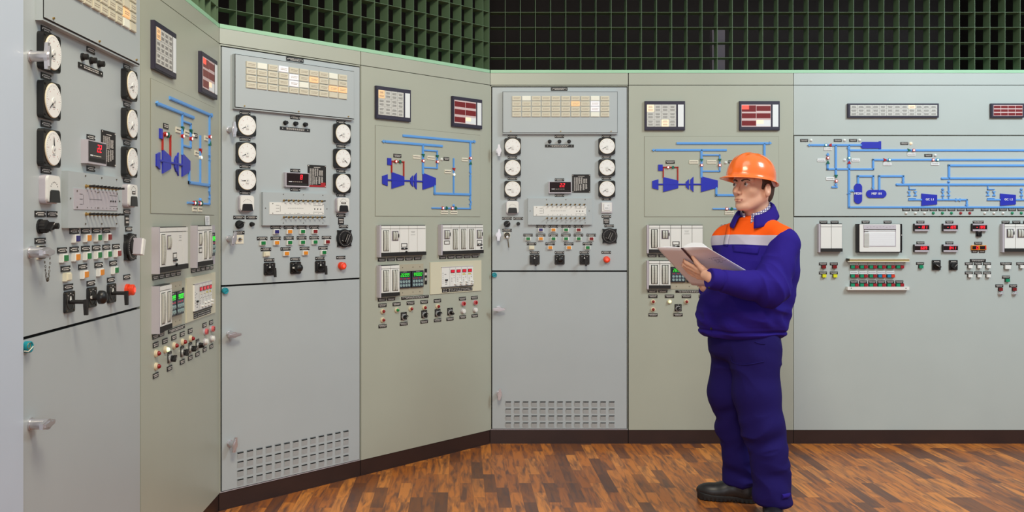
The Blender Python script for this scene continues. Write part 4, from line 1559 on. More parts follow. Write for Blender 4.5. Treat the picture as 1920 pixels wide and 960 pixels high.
rk = R.put('button_rack', cached('rack', 'button_rack', rack_bars), 1643.2, 514.6)


def twin(mb, a, c):
    mb.cbox(0, 0, 14.4 * p, 6.4 * p, -0.008, 0, 'blackm')


for r_, (yl, yb_) in enumerate(((495, 500.2), (511.4, 517.2), (528.2, 534))):
    for i, x in enumerate((1600.8, 1617.8, 1635, 1651.8, 1668.8, 1685.8)):
        if r_ == 1 and i == 5:
            continue
        a, c = ('tbtn', 'obtn') if (r_ == 1 and i > 2) else ('gbtn', 'rbtn')
        lz = (514.6 - yb_) * p
        o = R.sub('twin_button', cached(('twin', a, c), 'twin_button', lambda b: (b.cbox(0, 0, 14.4 * p, 6.4 * p, -0.008, 0, 'blackm'), b.cbox(-3.6 * p, 0, 6.4 * p, 5.2 * p, -0.018, -0.006, a), b.cbox(3.6 * p, 0, 6.4 * p, 5.2 * p, -0.018, -0.006, c))), rk, ((x - 1643.2) * p, 0, lz))
        R.sub('name_plate', plate_mesh(14.5, 5, 'wtag' if r_ < 2 else 'plain', rnd.randrange(4)), rk, ((x - 1643.2) * p, 0, (514.6 - yl) * p))


def panel_meter(mod, cx, cy, txt):
    def f(b):
        b.cbox(0, 0, 28 * p, 14 * p, -0.016, 0, 'blackm')
        b.box(-13 * p, 13.6 * p, -0.018, -0.01, 4.2 * p, 7 * p, 'alu')
        b.box(-13 * p, 13.6 * p, -0.018, -0.01, -7 * p, -3.8 * p, 'alu')

    def g(b):
        b.box(-12.6 * p, 13.4 * p, -0.017, -0.012, -3.6 * p, 4 * p, 'screen')
        for i, ch in enumerate(txt):
            segs(b, ch, (8 - 4.3 * (len(txt) - 1 - i)) * p, 0.2 * p, 2.9 * p, 5 * p, 'led', -0.0176)
    o = mod.put('panel_meter', cached('pm', 'panel_meter', f), cx, cy)
    mod.sub('screen', cached(('pms', txt), 'screen', g), o)


panel_meter(R, 1725.8, 426.3, '-181')
panel_meter(R, 1779.5, 426.3, '-189')
panel_meter(R, 1834, 426.3, '-189')
panel_meter(R, 1725.8, 465.3, '689')
panel_meter(R, 1779.5, 465.3, '841')
for x, y, w in ((1725.5, 416.3, 14.5), (1779.7, 416.3, 14.5), (1833.8, 416.3, 20), (1725.5, 455.2, 14.5), (1779.7, 455.2, 14.5), (1833.8, 456, 14.5), (1826.8, 471.3, 11), (1840.8, 471.3, 11)):
    pp(x, y, w)


def small_black_switch(b):
    b.cbox(0, 0, 10 * p, 10 * p, -0.010, 0, 'black')
    b.disc(0, -0.5 * p, 3.6 * p, -0.020, -0.008, 'blackm', 14)
    b.cbox(0, 0, 1.2 * p, 6 * p, -0.026, -0.018, 'black')
    b.cbox(0, 3.8 * p, 5 * p, 0.6 * p, -0.0106, -0.008, 'ink')


R.put('selector_switch', cached('sbs', 'selector_switch', small_black_switch), 1834.3, 438.4)


def twin_display(b):
    b.cbox(0, 0, 27.5 * p, 9 * p, -0.012, 0, 'orange')
    b.cbox(-7 * p, 0, 11.5 * p, 6.2 * p, -0.0135, -0.01, 'screen')
    b.cbox(7 * p, 0, 11.5 * p, 6.2 * p, -0.0135, -0.01, 'screen')
    segs(b, '0', -3.8 * p, 0, 3.0 * p, 5 * p, 'led', -0.014)
    segs(b, '1', 10.2 * p, 0, 3.0 * p, 5 * p, 'led', -0.014)


R.put('twin_display', cached('td', 'twin_display', twin_display), 1833.8, 464.3, label='orange-framed twin red digit display')
pp(1724.7, 493.8)
cube_button(R, 1725.2, 500, 'gbtn')


def black_switch(mod, cx, cy, a):
    def f(b):
        b.cbox(0, 0, 15 * p, 18.5 * p, -0.010, 0, 'black')
        b.cbox(0, 6.6 * p, 10 * p, 0.7 * p, -0.0105, -0.008, 'ink')
        b.cbox(0, 4.4 * p, 12 * p, 0.3 * p, -0.0105, -0.008, 'ink')
        b.disc(0, -1.6 * p, 5.4 * p, -0.016, -0.008, 'blackm', 18)

    def g(b):
        b.prism([(-2 * p, -5.4 * p), (2 * p, -5.4 * p), (0.8 * p, 5.4 * p), (-0.8 * p, 5.4 * p)], -0.034, -0.014, 'blackm')
        b.cbox(0, 1.6 * p, 0.5 * p, 6 * p, -0.0345, -0.03, 'ink')
    o = mod.put('selector_switch', cached('bsw', 'selector_switch', f), cx, cy)
    mod.sub('switch_handle', cached('bswg', 'switch_handle', g), o, (0, 0, -1.6 * p), (0, math.radians(a), 0))


black_switch(R, 1754.6, 496.8, -60)
black_switch(R, 1786.4, 496.8, 40)
pp(1833, 488.4, 29.5)
for i, x in enumerate((1816.2, 1833.3, 1850.3)):
    pp(x, 494.2)
    cube_button(R, x + 0.8, 499.8, 'white')
    pp(x, 511.4)
    cube_button(R, x + 0.8, 516.8, 'white')
recorder(R, 1874.7, 1981, 419.2, 472.8, ['short', 'short', 'short', 'blank', 'blank'])
for i in range(5):
    pp(1885 + 20.2 * i, 416.3)
pp(1885.8, 494.2, 21)
cube_button(R, 1887, 500.6, 'white', 11, 8)
pp(1912.5, 494.2)
cube_button(R, 1913.4, 499.8, 'white')
pp(1885.8, 519.5)
cube_button(R, 1887, 525.4, 'gbtn')


def key_switch(b):
    b.disc(0, 0, 3.9 * p, -0.008, 0, 'chrome', 18)
    b.disc(0, 0, 2.8 * p, -0.014, -0.006, 'chrome', 16)
    b.prism([(-0.6 * p, -0.6 * p), (4.4 * p, 1.4 * p), (4.2 * p, 2.6 * p), (-0.8 * p, 0.6 * p)], -0.024, -0.012, 'alu')


for x in (1873.3, 1899.2):
    pp(x, 535.8)
    cube_button(R, x + 0.9, 542.2, 'rcap', 6.6, 6.4)
    R.put('key_switch', cached('ksw', 'key_switch', key_switch), x + 1, 550.6)

# blank end panel at far left, in line with the nearest cabinet
e = thing('end_panel', 'blank pale blue-grey metal panel at the left edge beside the nearest cabinet', 'panel', (X_AB, D_A0, 0), PI / 2)
b = MB()
b.box(-1.20, -0.0012, -0.012, 0.30, 0.092, 2.445, 'pale')
link('panel_sheet', b.mesh('panel_sheet'), e)
b = MB()
b.box(-1.20, -0.0012, 0.004, 0.30, 0, 0.092, 'plinth')
link('plinth', b.mesh('plinth'), e)
b = MB()
b.box(-1.20, -0.0012, 0.0, 0.30, 2.4452, 2.4672, 'greenrail')
link('top_rail', b.mesh('top_rail'), e)

# ------------------------------------------------------------------ things hanging on the cabinets
def world_of(mod, cx, cy, y):
    o = mod.w.at((cx - 919) * mod.k)
    n = (math.sin(mod.w.rz), -math.cos(mod.w.rz))
    return (o[0] - n[0] * y, o[1] - n[1] * y, CAMZ + (416 - cy) * p)


kt = thing('key', 'small silver key with a long tag hanging in the lock of the square-on grey cabinet', 'key', world_of(modC, 950.8, 444, -0.018), 0)
b = MB()
b.box(-0.0012, 0.0012, -0.014, 0.004, -0.002, 0.012, 'chrome')
b.disc(0, 0.0, 0.008, -0.016, -0.013, 'chrome', 14)
link('key_bow', b.mesh('key_bow'), kt)
b = MB()
b.torus((0.001, -0.0165, -0.012), 0.007, 0.0009, 'brass', n=14, k=5)
b.prism([(0.000, -0.018), (0.006, -0.018), (0.013, -0.068), (0.009, -0.072), (0.005, -0.066)], -0.0175, -0.016, 'dgreen')
link('key_tag', b.mesh('key_tag'), kt)

ch = thing('chain', 'short dull metal chain looped below the lock of the nearest cabinet', 'chain', world_of(modA, 950.6, 441, -0.018), PI / 2)
b = MB()
N = 22
for i in range(N):
    t = i / (N - 1)
    x = (-3.6 + 10.6 * t) * p
    z = -(24.5 * (1 - (2 * t - 1) ** 2) ** 0.9) * p + (1.5 - 1.5 * t) * p
    dx = 10.6 * p
    dz = -(24.5 * 0.9 * (-4 * (2 * t - 1))) * p
    a = math.atan2(dz, dx)
    c = (x, -0.004 - 0.001 * (i % 2), z)
    n, k = 10, 5
    vs, fs = [], []
    for q in range(n):
        T = 2 * PI * q / n
        for j in range(k):
            A = 2 * PI * j / k
            ex, ey = (0.0036 + 0.0008 * math.cos(A)) * math.cos(T), (0.0021 + 0.0008 * math.cos(A)) * math.sin(T)
            ez = 0.0008 * math.sin(A)
            if i % 2:
                ey, ez = ez, ey
            vs.append((c[0] + ex * math.cos(a) - ey * math.sin(a), c[1] + ez, c[2] + ex * math.sin(a) + ey * math.cos(a)))
    for q in range(n):
        for j in range(k):
            fs.append((q * k + j, q * k + (j + 1) % k, ((q + 1) % n) * k + (j + 1) % k, ((q + 1) % n) * k + j))
    b.add(vs, fs, 'dgreen', True)
link('chain_links', b.mesh('chain_links'), ch)

nt_ = thing('paper_note', 'small white paper note taped above the recorder on the steeply angled diagram cabinet', 'note', world_of(modAm, 1424, 414.4, -0.004), PI / 2)
b = MB()
for i in range(6):
    z0, z1 = -0.022 + 0.0075 * i, -0.022 + 0.0075 * (i + 1)
    yy = -0.0015 * (1 - i / 5.0)
    b.box(-0.036, 0.036, yy - 0.0006, yy, z0, z1, 'whitep')
link('paper_sheet', b.mesh('paper_sheet'), nt_)
b = MB()
for i in range(6):
    b.box(-0.026, 0.02 - 0.004 * (i % 3), -0.0026, -0.0018, 0.014 - 0.006 * i, 0.0150 - 0.006 * i, 'inkp')
link('printed_lines', b.mesh('printed_lines'), nt_)

# ------------------------------------------------------------------ grilles above the cabinets
ZT = CAMZ + (416 - 131) * p
def grille(wall, L, off, label, x_start=0.0):
    t = thing('eggcrate_grille', label, 'grille', wall.at(x_start), wall.rz)
    fd, th = 0.076, 0.0022
    z0, z1 = ZT, ZT + 1.16
    v = MB()
    n = int((L - off) / 0.1) + 1
    for i in range(n):
        x = off + 0.1 * i
        if x < L:
            v.box(x - th / 2, x + th / 2, 0.004, 0.004 + fd, z0, z1, 'green')
    v.box(L - th - 0.003, L - 0.003, 0.004, 0.004 + fd, z0, z1, 'green')
    link('upright_fins', v.mesh('upright_fins'), t)
    h = MB()
    for i in range(11):
        z = CAMZ + (416 - 107.7) * p + 0.1 * i
        h.box(0.003, L - 0.003, 0.0045, 0.004 + fd - 0.001, z - th / 2, z + th / 2, 'green')
    link('cross_fins', h.mesh('cross_fins'), t)
    r = MB()
    r.box(0.003, L - 0.003, 0.0, 0.30, ZT - 6 * p + 0.0008, ZT, 'greenrail')
    link('grille_rail', r.mesh('grille_rail'), t)


grille(WA, LA, 0.08, 'green eggcrate grille above the nearest cabinets at upper left')
grille(WB, LB, 0.10, 'green eggcrate grille above the slanted wall, its deep cells facing right')
grille(WC, (2056 - 919) * p, 0.1, 'wide dark green eggcrate grille above the far wall behind the worker')

# faint things standing on top of the cabinets behind the grille
pt_ = thing('steel_post', 'pale grey upright post seen through the grille above the worker', 'post', ((1345 - 863) / FPX * 6.25, 6.25, 0))
b = MB()
b.box(-0.045, 0.045, -0.03, 0.03, 0, 2.84, 'post')
b.box(-0.07, 0.07, -0.05, 0.05, 0, 0.02, 'post')
link('post_shaft', b.mesh('post_shaft'), pt_)

# ------------------------------------------------------------------ room shell
def floor_material():
    m = bpy.data.materials.new('parquet_strips')
    m.use_nodes = True
    nt = m.node_tree
    N, Lk = nt.nodes, nt.links
    bs = N['Principled BSDF']
    bs.inputs['Roughness'].default_value = 0.34
    tc = N.new('ShaderNodeTexCoord')
    sp = N.new('ShaderNodeSeparateXYZ')
    Lk.new(tc.outputs['Object'], sp.inputs[0])

    def mth(op, a, b=None, c=None):
        n = N.new('ShaderNodeMath')
        n.operation = op
        for i, v in enumerate((a, b, c)):
            if v is None:
                continue
            if isinstance(v, (int, float)):
                n.inputs[i].default_value = v
            else:
                Lk.new(v, n.inputs[i])
        return n.outputs[0]
    u = mth('DIVIDE', sp.outputs['X'], 0.066)
    col = mth('FLOOR', u)
    wn = N.new('ShaderNodeTexWhiteNoise')
    wn.noise_dimensions = '1D'
    Lk.new(col, wn.inputs['W'])
    off = mth('MULTIPLY', mth('ROUND', mth('MULTIPLY', wn.outputs['Value'], 4.0)), 0.25)
    v = mth('ADD', mth('DIVIDE', sp.outputs['Y'], 0.34), off)
    row = mth('FLOOR', v)
    cb = N.new('ShaderNodeCombineXYZ')
    Lk.new(col, cb.inputs[0])
    Lk.new(row, cb.inputs[1])
    w2 = N.new('ShaderNodeTexWhiteNoise')
    w2.noise_dimensions = '3D'
    Lk.new(cb.outputs[0], w2.inputs['Vector'])
    ramp = N.new('ShaderNodeValToRGB')
    e = ramp.color_ramp.elements
    e[0].position = 0.0
    e[0].color = rgb(116, 70, 44)
    e[1].position = 1.0
    e[1].color = rgb(226, 142, 66)
    for pos, c in ((0.16, rgb(138, 82, 46)), (0.3, rgb(178, 102, 44)), (0.55, rgb(204, 120, 50)), (0.8, rgb(216, 132, 58))):
        q = e.new(pos)
        q.color = c
    Lk.new(w2.outputs['Value'], ramp.inputs[0])
    # grain streaks running along the strips, different in each strip
    cg = N.new('ShaderNodeCombineXYZ')
    Lk.new(mth('MULTIPLY', sp.outputs['X'], 38.0), cg.inputs[0])
    Lk.new(mth('MULTIPLY', sp.outputs['Y'], 5.0), cg.inputs[1])
    Lk.new(mth('MULTIPLY', w2.outputs['Value'], 37.0), cg.inputs[2])
    ng = N.new('ShaderNodeTexNoise')
    ng.inputs['Scale'].default_value = 1.0
    ng.inputs['Detail'].default_value = 5
    ng.inputs['Distortion'].default_value = 0.6
    Lk.new(cg.outputs[0], ng.inputs['Vector'])
    st = N.new('ShaderNodeMapRange')
    st.inputs[1].default_value = 0.42
    st.inputs[2].default_value = 0.68
    st.inputs[3].default_value = 0.0
    st.inputs[4].default_value = 0.85
    Lk.new(ng.outputs['Fac'], st.inputs[0])
    mx = N.new('ShaderNodeMix')
    mx.data_type = 'RGBA'
    Lk.new(st.outputs[0], mx.inputs['Factor'])
    Lk.new(ramp.outputs[0], mx.inputs['A'])
    mx.inputs['B'].default_value = rgb(90, 60, 52)
    # joints
    fu = mth('FRACT', u)
    fv = mth('FRACT', v)
    ju = mth('LESS_THAN', fu, 0.02)
    jv = mth('LESS_THAN', fv, 0.006)
    j = mth('MULTIPLY', mth('MAXIMUM', ju, jv), 0.35)
    m3 = N.new('ShaderNodeMix')
    m3.data_type = 'RGBA'
    Lk.new(j, m3.inputs['Factor'])
    Lk.new(mx.outputs['Result'], m3.inputs['A'])
    m3.inputs['B'].default_value = rgb(70, 40, 26)
    Lk.new(m3.outputs['Result'], bs.inputs['Base Color'])
    nr = N.new('ShaderNodeTexNoise')
    nr.inputs['Scale'].default_value = 3.0
    Lk.new(tc.outputs['Object'], nr.inputs['Vector'])
    rr = N.new('ShaderNodeMapRange')
    rr.inputs[3].default_value = 0.26
    rr.inputs[4].default_value = 0.46
    Lk.new(nr.outputs['Fac'], rr.inputs[0])
    Lk.new(rr.outputs[0], bs.inputs['Roughness'])
    return m


M['floor'] = floor_material()
b = MB()
b.box(-3.2, 5.6, -6.0, 7.6, -0.05, 0.0, 'floor')
struct('floor', b)
b = MB()
b.box(-3.2, 5.6, 7.4, 7.5, 0, 3.75, 'dark')
struct('wall_back', b)
b = MB()
b.box(-3.2, -3.1, 0.0, 7.4, 0, 3.75, 'dark')
struct('wall_left', b)
# ceiling slab, added with the dark walls to keep the grille cells dark
b = MB()
pts = [(-3.1, 1.2), (X_AB, 1.2), (X_AB, D_AB), (X_BC, Y_BC), (X_BC + 4.0, Y_BC), (5.6, Y_BC), (5.6, 7.4), (-3.1, 7.4)]
vs = [(x, y, 3.66) for x, y in pts] + [(x, y, 3.75) for x, y in pts]
n = len(pts)
b.add(vs, [tuple(range(n)), tuple(range(2 * n - 1, n - 1, -1))] + [(i, n + i, n + (i + 1) % n, (i + 1) % n) for i in range(n)], 'dark')
struct('ceiling', b)
b = MB()
b.box(X_BC + 4.0, X_BC + 4.1, Y_BC + 0.02, 7.4, 0, 3.66, 'dark')
struct('wall_right', b)
# ------------------------------------------------------------------ signed-distance modelling for the worker
def rcone(P, a, b, ra, rb):
    a, b = np.asarray(a, float), np.asarray(b, float)
    ba = b - a
    t = np.clip(((P - a) @ ba) / (ba @ ba), 0, 1)
    return np.linalg.norm(P - (a + t[:, None] * ba), axis=1) - (ra + (rb - ra) * t)


def chain_sdf(P, pts, rs, k=0.02):
    d = None
    for i in range(len(pts) - 1):
        e = rcone(P, pts[i], pts[i + 1], rs[i], rs[i + 1])
        d = e if d is None else smin(d, e, k)
    return d


def ellip(P, c, r):
    q = P - np.asarray(c, float)
    r = np.asarray(r, float)
    k0 = np.linalg.norm(q / r, axis=1)
    k1 = np.linalg.norm(q / (r * r), axis=1)
    return k0 * (k0 - 1) / np.maximum(k1, 1e-6)


def smin(a, b, k):
    h = np.clip(0.5 + 0.5 * (b - a) / k, 0, 1)
    return b * (1 - h) + a * h - k * h * (1 - h)


def smax(a, b, k):
    return -smin(-a, -b, k)


def sdf_mesh(name, f, lo, hi, h, m, block=8, post=None):
    lo, hi = np.array(lo, float), np.array(hi, float)
    n = (np.ceil((hi - lo) / h / block).astype(int)) * block + 1
    nb = (n - 1) // block
    bc = np.stack(np.meshgrid(*[np.arange(k) for k in nb], indexing='ij'), -1).reshape(-1, 3)
    cen = lo + (bc + 0.5) * block * h
    dc = f(cen)
    G = np.ones(tuple(n), np.float32)
    act = np.abs(dc) < block * h * 1.45 + 0.012
    for b_, d_ in zip(bc[~act], dc[~act]):
        if d_ < 0:
            i, j, k = b_ * block
            G[i:i + block + 1, j:j + block + 1, k:k + block + 1] = -1
    o = np.stack(np.meshgrid(*[np.arange(block + 1)] * 3, indexing='ij'), -1).reshape(-1, 3)
    A = bc[act]
    for s0 in range(0, len(A), 400):
        idx = (A[s0:s0 + 400, None, :] * block + o[None]).reshape(-1, 3)
        G[idx[:, 0], idx[:, 1], idx[:, 2]] = f(lo + idx * h)
    S = G < 0
    c = S[:-1, :-1, :-1].astype(np.int8)
    cnt = np.zeros_like(c)
    for dx in (0, 1):
        for dy in (0, 1):
            for dz in (0, 1):
                cnt += S[dx:n[0] - 1 + dx, dy:n[1] - 1 + dy, dz:n[2] - 1 + dz]
    cells = np.argwhere((cnt > 0) & (cnt < 8))
    vid = np.full(cnt.shape, -1, np.int64)
    vid[cells[:, 0], cells[:, 1], cells[:, 2]] = np.arange(len(cells))
    acc = np.zeros((len(cells), 3))
    num = np.zeros(len(cells))
    cor = [(x, y, z) for x in (0, 1) for y in (0, 1) for z in (0, 1)]
    for a in cor:
        for ax in range(3):
            if a[ax]:
                continue
            b = list(a)
            b[ax] = 1
            ga = G[cells[:, 0] + a[0], cells[:, 1] + a[1], cells[:, 2] + a[2]]
            gb = G[cells[:, 0] + b[0], cells[:, 1] + b[1], cells[:, 2] + b[2]]
            k = (ga < 0) != (gb < 0)
            t = np.where(k, ga / np.where(k, ga - gb, 1), 0)
            pt = np.tile(np.array(a, float), (len(cells), 1))
            pt[:, ax] += t
            acc[k] += pt[k]
            num[k] += 1
    V = lo + (cells + acc / num[:, None]) * h
    F = []
    for ax in range(3):
        sl0 = [slice(None)] * 3
        sl1 = [slice(None)] * 3
        sl0[ax] = slice(0, -1)
        sl1[ax] = slice(1, None)
        A0, A1 = S[tuple(sl0)], S[tuple(sl1)]
        e = np.argwhere(A0 != A1)
        u, v = (ax + 1) % 3, (ax + 2) % 3
        e = e[(e[:, u] > 0) & (e[:, v] > 0) & (e[:, u] < n[u] - 1) & (e[:, v] < n[v] - 1)]
        q = []
        for du, dv in ((-1, -1), (0, -1), (0, 0), (-1, 0)):
            g = e.copy()
            g[:, u] += du
            g[:, v] += dv
            q.append(vid[g[:, 0], g[:, 1], g[:, 2]])
        q = np.stack(q, 1)
        flip = ~S[e[:, 0], e[:, 1], e[:, 2]]
        q[flip] = q[flip][:, ::-1]
        F.append(q)
    F = np.concatenate(F)
    if post is not None:
        # outward normals from the field, then displacement
        eps = h * 0.5
        g = np.stack([f(V + np.eye(3)[i] * eps) - f(V - np.eye(3)[i] * eps) for i in range(3)], 1)
        g /= np.maximum(np.linalg.norm(g, axis=1, keepdims=True), 1e-9)
        V = V + g * post(V)[:, None]
    me = bpy.data.meshes.new(name)
    me.from_pydata(V.tolist(), [], F.tolist())
    me.materials.append(M[m])
    me.polygons.foreach_set('use_smooth', [True] * len(F))
    me.validate()
    me.update()
    return me


def vnoise(P, seed=0):
    """smooth value noise, about -1..1"""
    i = np.floor(P).astype(np.int64)
    f = P - i
    f = f * f * (3 - 2 * f)
    out = 0
    for dx in (0, 1):
        for dy in (0, 1):
            for dz in (0, 1):
                hsh = ((i[:, 0] + dx) * 73856093) ^ ((i[:, 1] + dy) * 19349663) ^ ((i[:, 2] + dz) * 83492791) ^ (seed * 2654435761)
                hsh = (hsh ^ (hsh >> 13)) * 1274126177 & 0x7fffffff
                hsh = (hsh ^ (hsh >> 15)) & 0xffff
                w = (f[:, 0] if dx else 1 - f[:, 0]) * (f[:, 1] if dy else 1 - f[:, 1]) * (f[:, 2] if dz else 1 - f[:, 2])
                out = out + w * (hsh / 32768.0 - 1)
    return out


def folds(P, axis, freq, seed, stretch=0.3, warp=0.35):
    """cloth folds: ridged noise squeezed along axis, stretched across it"""
    ax = np.asarray(axis, float)
    ax = ax / np.linalg.norm(ax)
    t = P @ ax
    q = (P - t[:, None] * ax) * freq * stretch + ax * (t * freq)[:, None]
    q = q + warp * np.stack([vnoise(q * 0.7, seed + 5), vnoise(q * 0.7, seed + 6), vnoise(q * 0.7, seed + 7)], 1)
    r = 1 - 2 * np.abs(vnoise(q, seed))
    return r


Y0 = 4.5
X0 = (1400 - 863) / FPX * Y0


def pt(px, py, dy=0.0):
    Y = Y0 + dy
    return np.array([(px - 863) / FPX * Y - X0, dy, CAMZ + (416 - py) / FPX * Y])


# ---- head frame
HS = 1.12
AL = math.radians(32)
Hc = pt(1412, 352.5, 0.0)
fh = np.array([-math.cos(AL), -math.sin(AL), 0])
lh = np.array([math.sin(AL), -math.cos(AL), 0])
uh = np.array([0, 0, 1.0])
pit = math.radians(4)
fh2 = fh * math.cos(pit) + uh * math.sin(pit)
uh2 = uh * math.cos(pit) - fh * math.sin(pit)
RH = np.stack([fh2, lh, uh2], 0)       # rows: axes


def toh(P):
    return (P - Hc) @ RH.T / HS


def fromh(q):
    return Hc + (np.asarray(q, float) * HS) @ RH


def head_sdf(Q):
    d = ellip(Q, (-0.014, 0, 0.045), (0.094, 0.074, 0.088))
    d = smin(d, ellip(Q, (0.034, 0, -0.025), (0.056, 0.056, 0.076)), 0.03)
    S = Q * np.array([1, 1, 1])
    A = np.abs(Q[:, 1])
    Qm = np.stack([Q[:, 0], A, Q[:, 2]], 1)
    d = smin(d, rcone(Qm, (-0.008, 0.050, -0.040), (0.056, 0.022, -0.088), 0.020, 0.017), 0.03)
    d = smin(d, ellip(Q, (0.074, 0, -0.090), (0.020, 0.024, 0.018)), 0.018)
    d = smin(d, rcone(Qm, (0.084, 0.010, 0.031), (0.068, 0.046, 0.031), 0.009, 0.010), 0.014)
    d = smin(d, ellip(Qm, (0.055, 0.042, -0.018), (0.022, 0.018, 0.020)), 0.020)
    # eye sockets
    d = smax(d, -ellip(Qm, (0.100, 0.032, 0.010), (0.018, 0.019, 0.012)), 0.012)
    # nose
    d = smin(d, rcone(Q, (0.088, 0, 0.024), (0.115, 0, -0.024), 0.0075, 0.0095), 0.010)
    d = smin(d, ellip(Q, (0.113, 0, -0.028), (0.012, 0.010, 0.010)), 0.006)
    d = smin(d, ellip(Qm, (0.101, 0.0125, -0.032), (0.011, 0.0075, 0.008)), 0.006)
    d = smax(d, -ellip(Qm, (0.105, 0.0075, -0.0395), (0.006, 0.0035, 0.004)), 0.003)
    # mouth
    d = smin(d, ellip(Q, (0.084, 0, -0.058), (0.019, 0.026, 0.018)), 0.014)
    d = smin(d, rcone(Q, (0.0985, -0.010, -0.0575), (0.0985, 0.010, -0.0575), 0.0045, 0.0045), 0.006)
    d = smin(d, rcone(Q, (0.097, -0.010, -0.0675), (0.097, 0.010, -0.0675), 0.005, 0.005), 0.006)
    d = smax(d, -ellip(Q, (0.106, 0, -0.0622), (0.010, 0.023, 0.0016)), 0.003)
    d = smax(d, -ellip(Q, (0.102, 0, -0.0785), (0.010, 0.018, 0.005)), 0.008)
    # lids over the eyeball
    lid = ellip(Qm, (0.0765, 0.031, 0.009), (0.0145, 0.0165, 0.0135))
    lid = smax(lid, -ellip(Qm, (0.092, 0.031, 0.0075), (0.014, 0.0125, 0.0036)), 0.002)
    d = smin(d, lid, 0.004)
    # ears
    e = ellip(Qm, (-0.004, 0.079, -0.012), (0.018, 0.010, 0.030))
    e = smax(e, -ellip(Qm, (0.001, 0.090, -0.006), (0.010, 0.008, 0.018)), 0.004)
    d = smin(d, e, 0.006)
    return d


NB = pt(1420, 418, 0.03)          # neck base
# ---- body frame
TH = math.radians(42)
fb = np.array([-math.cos(TH), -math.sin(TH), 0])
lb = np.array([math.sin(TH), -math.cos(TH), 0])


def loft(P, rows, zlo, zhi, k=0.02):
    """rows: (z, px, dy, a lateral, b forward)"""
    zs = np.array([r[0] for r in rows])
    cx = np.array([(r[1] - 863) / FPX * (Y0 + r[2]) - X0 for r in rows])
    cy = np.array([r[2] for r in rows])
    z = P[:, 2]
    x = P[:, 0] - np.interp(z, zs, cx)
    y = P[:, 1] - np.interp(z, zs, cy)
    a = np.interp(z, zs, np.array([r[3] for r in rows]))
    b = np.interp(z, zs, np.array([r[4] for r in rows]))
    u = (x * lb[0] + y * lb[1]) / a
    v = (x * fb[0] + y * fb[1]) / b
    r = (np.abs(u) ** 2.3 + np.abs(v) ** 2.3) ** (1 / 2.3)
    d = (r - 1) * np.minimum(a, b) * 0.95
    d = smax(d, z - zhi, k)
    return smax(d, zlo - z, k)


TROWS = [(0.86, 1390, 0, 0.178, 0.145), (0.885, 1390, 0, 0.188, 0.155), (0.905, 1390, 0, 0.212, 0.182), (0.95, 1391, 0, 0.220, 0.196), (1.02, 1394, 0, 0.220, 0.194), (1.12, 1405, 0.01, 0.214, 0.186), (1.22, 1418, 0.02, 0.205, 0.180),
         (1.32, 1423, 0.02, 0.193, 0.172), (1.39, 1422, 0.015, 0.168, 0.142), (1.43, 1418, 0.015, 0.125, 0.105), (1.47, 1416, 0.02, 0.085, 0.085)]
cS = pt(1418, 449, 0.01)
SHL = cS + np.array([0.078, -0.150, 0])
SHR = cS - lb * 0.165
ELL = pt(1444, 541, -0.235)
WRL = pt(1335, 521, -0.305)
ELR = pt(1356, 560, 0.17)
WRR = pt(1322, 538, 0.105)

LEGN = [pt(1416, 650, -0.085), pt(1419, 735, -0.10), pt(1429, 800, -0.125), pt(1442, 860, -0.145), pt(1450, 948, -0.15)]
LEGF = [pt(1380, 650, 0.080), pt(1371, 735, 0.090), pt(1378, 797, 0.105), pt(1387, 850, 0.115), pt(1387, 905, 0.12)]

# ---- hands
HL = {'wrist': (WRL + np.array([0.02, 0.0, 0.0])), 'palm': pt(1317, 511, -0.225)}
FNG = [
    ([pt(1322, 510, -0.235), pt(1306, 503, -0.195), pt(1290, 494.5, -0.160), pt(1281, 489, -0.142), pt(1275, 486, -0.132)], [0.013, 0.0105, 0.0092, 0.0084, 0.0070]),
    ([pt(1321, 514, -0.225), pt(1305, 508, -0.185), pt(1290, 500.5, -0.148), pt(1281, 495, -0.128), pt(1274.5, 491, -0.116)], [0.013, 0.0105, 0.0094, 0.0086, 0.0072]),
    ([pt(1321, 518, -0.215), pt(1306.5, 514, -0.172), pt(1293, 507, -0.133), pt(1285, 502, -0.116), pt(1279, 498, -0.106)], [0.012, 0.0100, 0.0090, 0.0082, 0.0068]),
    ([pt(1322, 522, -0.210), pt(1309, 520, -0.168), pt(1298, 515, -0.136), pt(1292, 511, -0.122), pt(1287, 507.5, -0.114)], [0.011, 0.0092, 0.0080, 0.0074, 0.0062]),
    ([pt(1327, 513, -0.250), pt(1316, 503, -0.232), pt(1306.5, 493, -0.212), pt(1299, 481.5, -0.196)], [0.0165, 0.0140, 0.0112, 0.0088]),
]
FNGR = []
wr = WRR
for i in range(4):
    a = wr + np.array([-0.035, -0.02 + 0.02 * i, 0.02])
    b = a + np.array([-0.03, 0.0, 0.035])
    c = b + np.array([0.004, 0.002, 0.035 - 0.003 * abs(i - 1)])
    e_ = c + np.array([0.014, 0.002, 0.018])
    FNGR.append(([wr, a, b, c, e_], [0.018, 0.011, 0.0095, 0.0085, 0.007]))
FNGR.append(([wr, wr + np.array([-0.01, -0.035, 0.03]), wr + np.array([-0.012, -0.045, 0.06])], [0.018, 0.0125, 0.009]))


def hands_sdf(P):
    d = rcone(P, WRL, HL['wrist'] * 0 + pt(1324, 516, -0.262), 0.028, 0.027)
    for (pts_, rs) in FNG:
        d = smin(d, chain_sdf(P, pts_, rs, 0.006), 0.009)
    r = rcone(P, WRR + np.array([0.05, 0.03, -0.01]), WRR, 0.027, 0.024)
    for (pts_, rs) in FNGR:
        r = smin(r, chain_sdf(P, pts_, rs, 0.006), 0.008)
    return np.minimum(d, r)


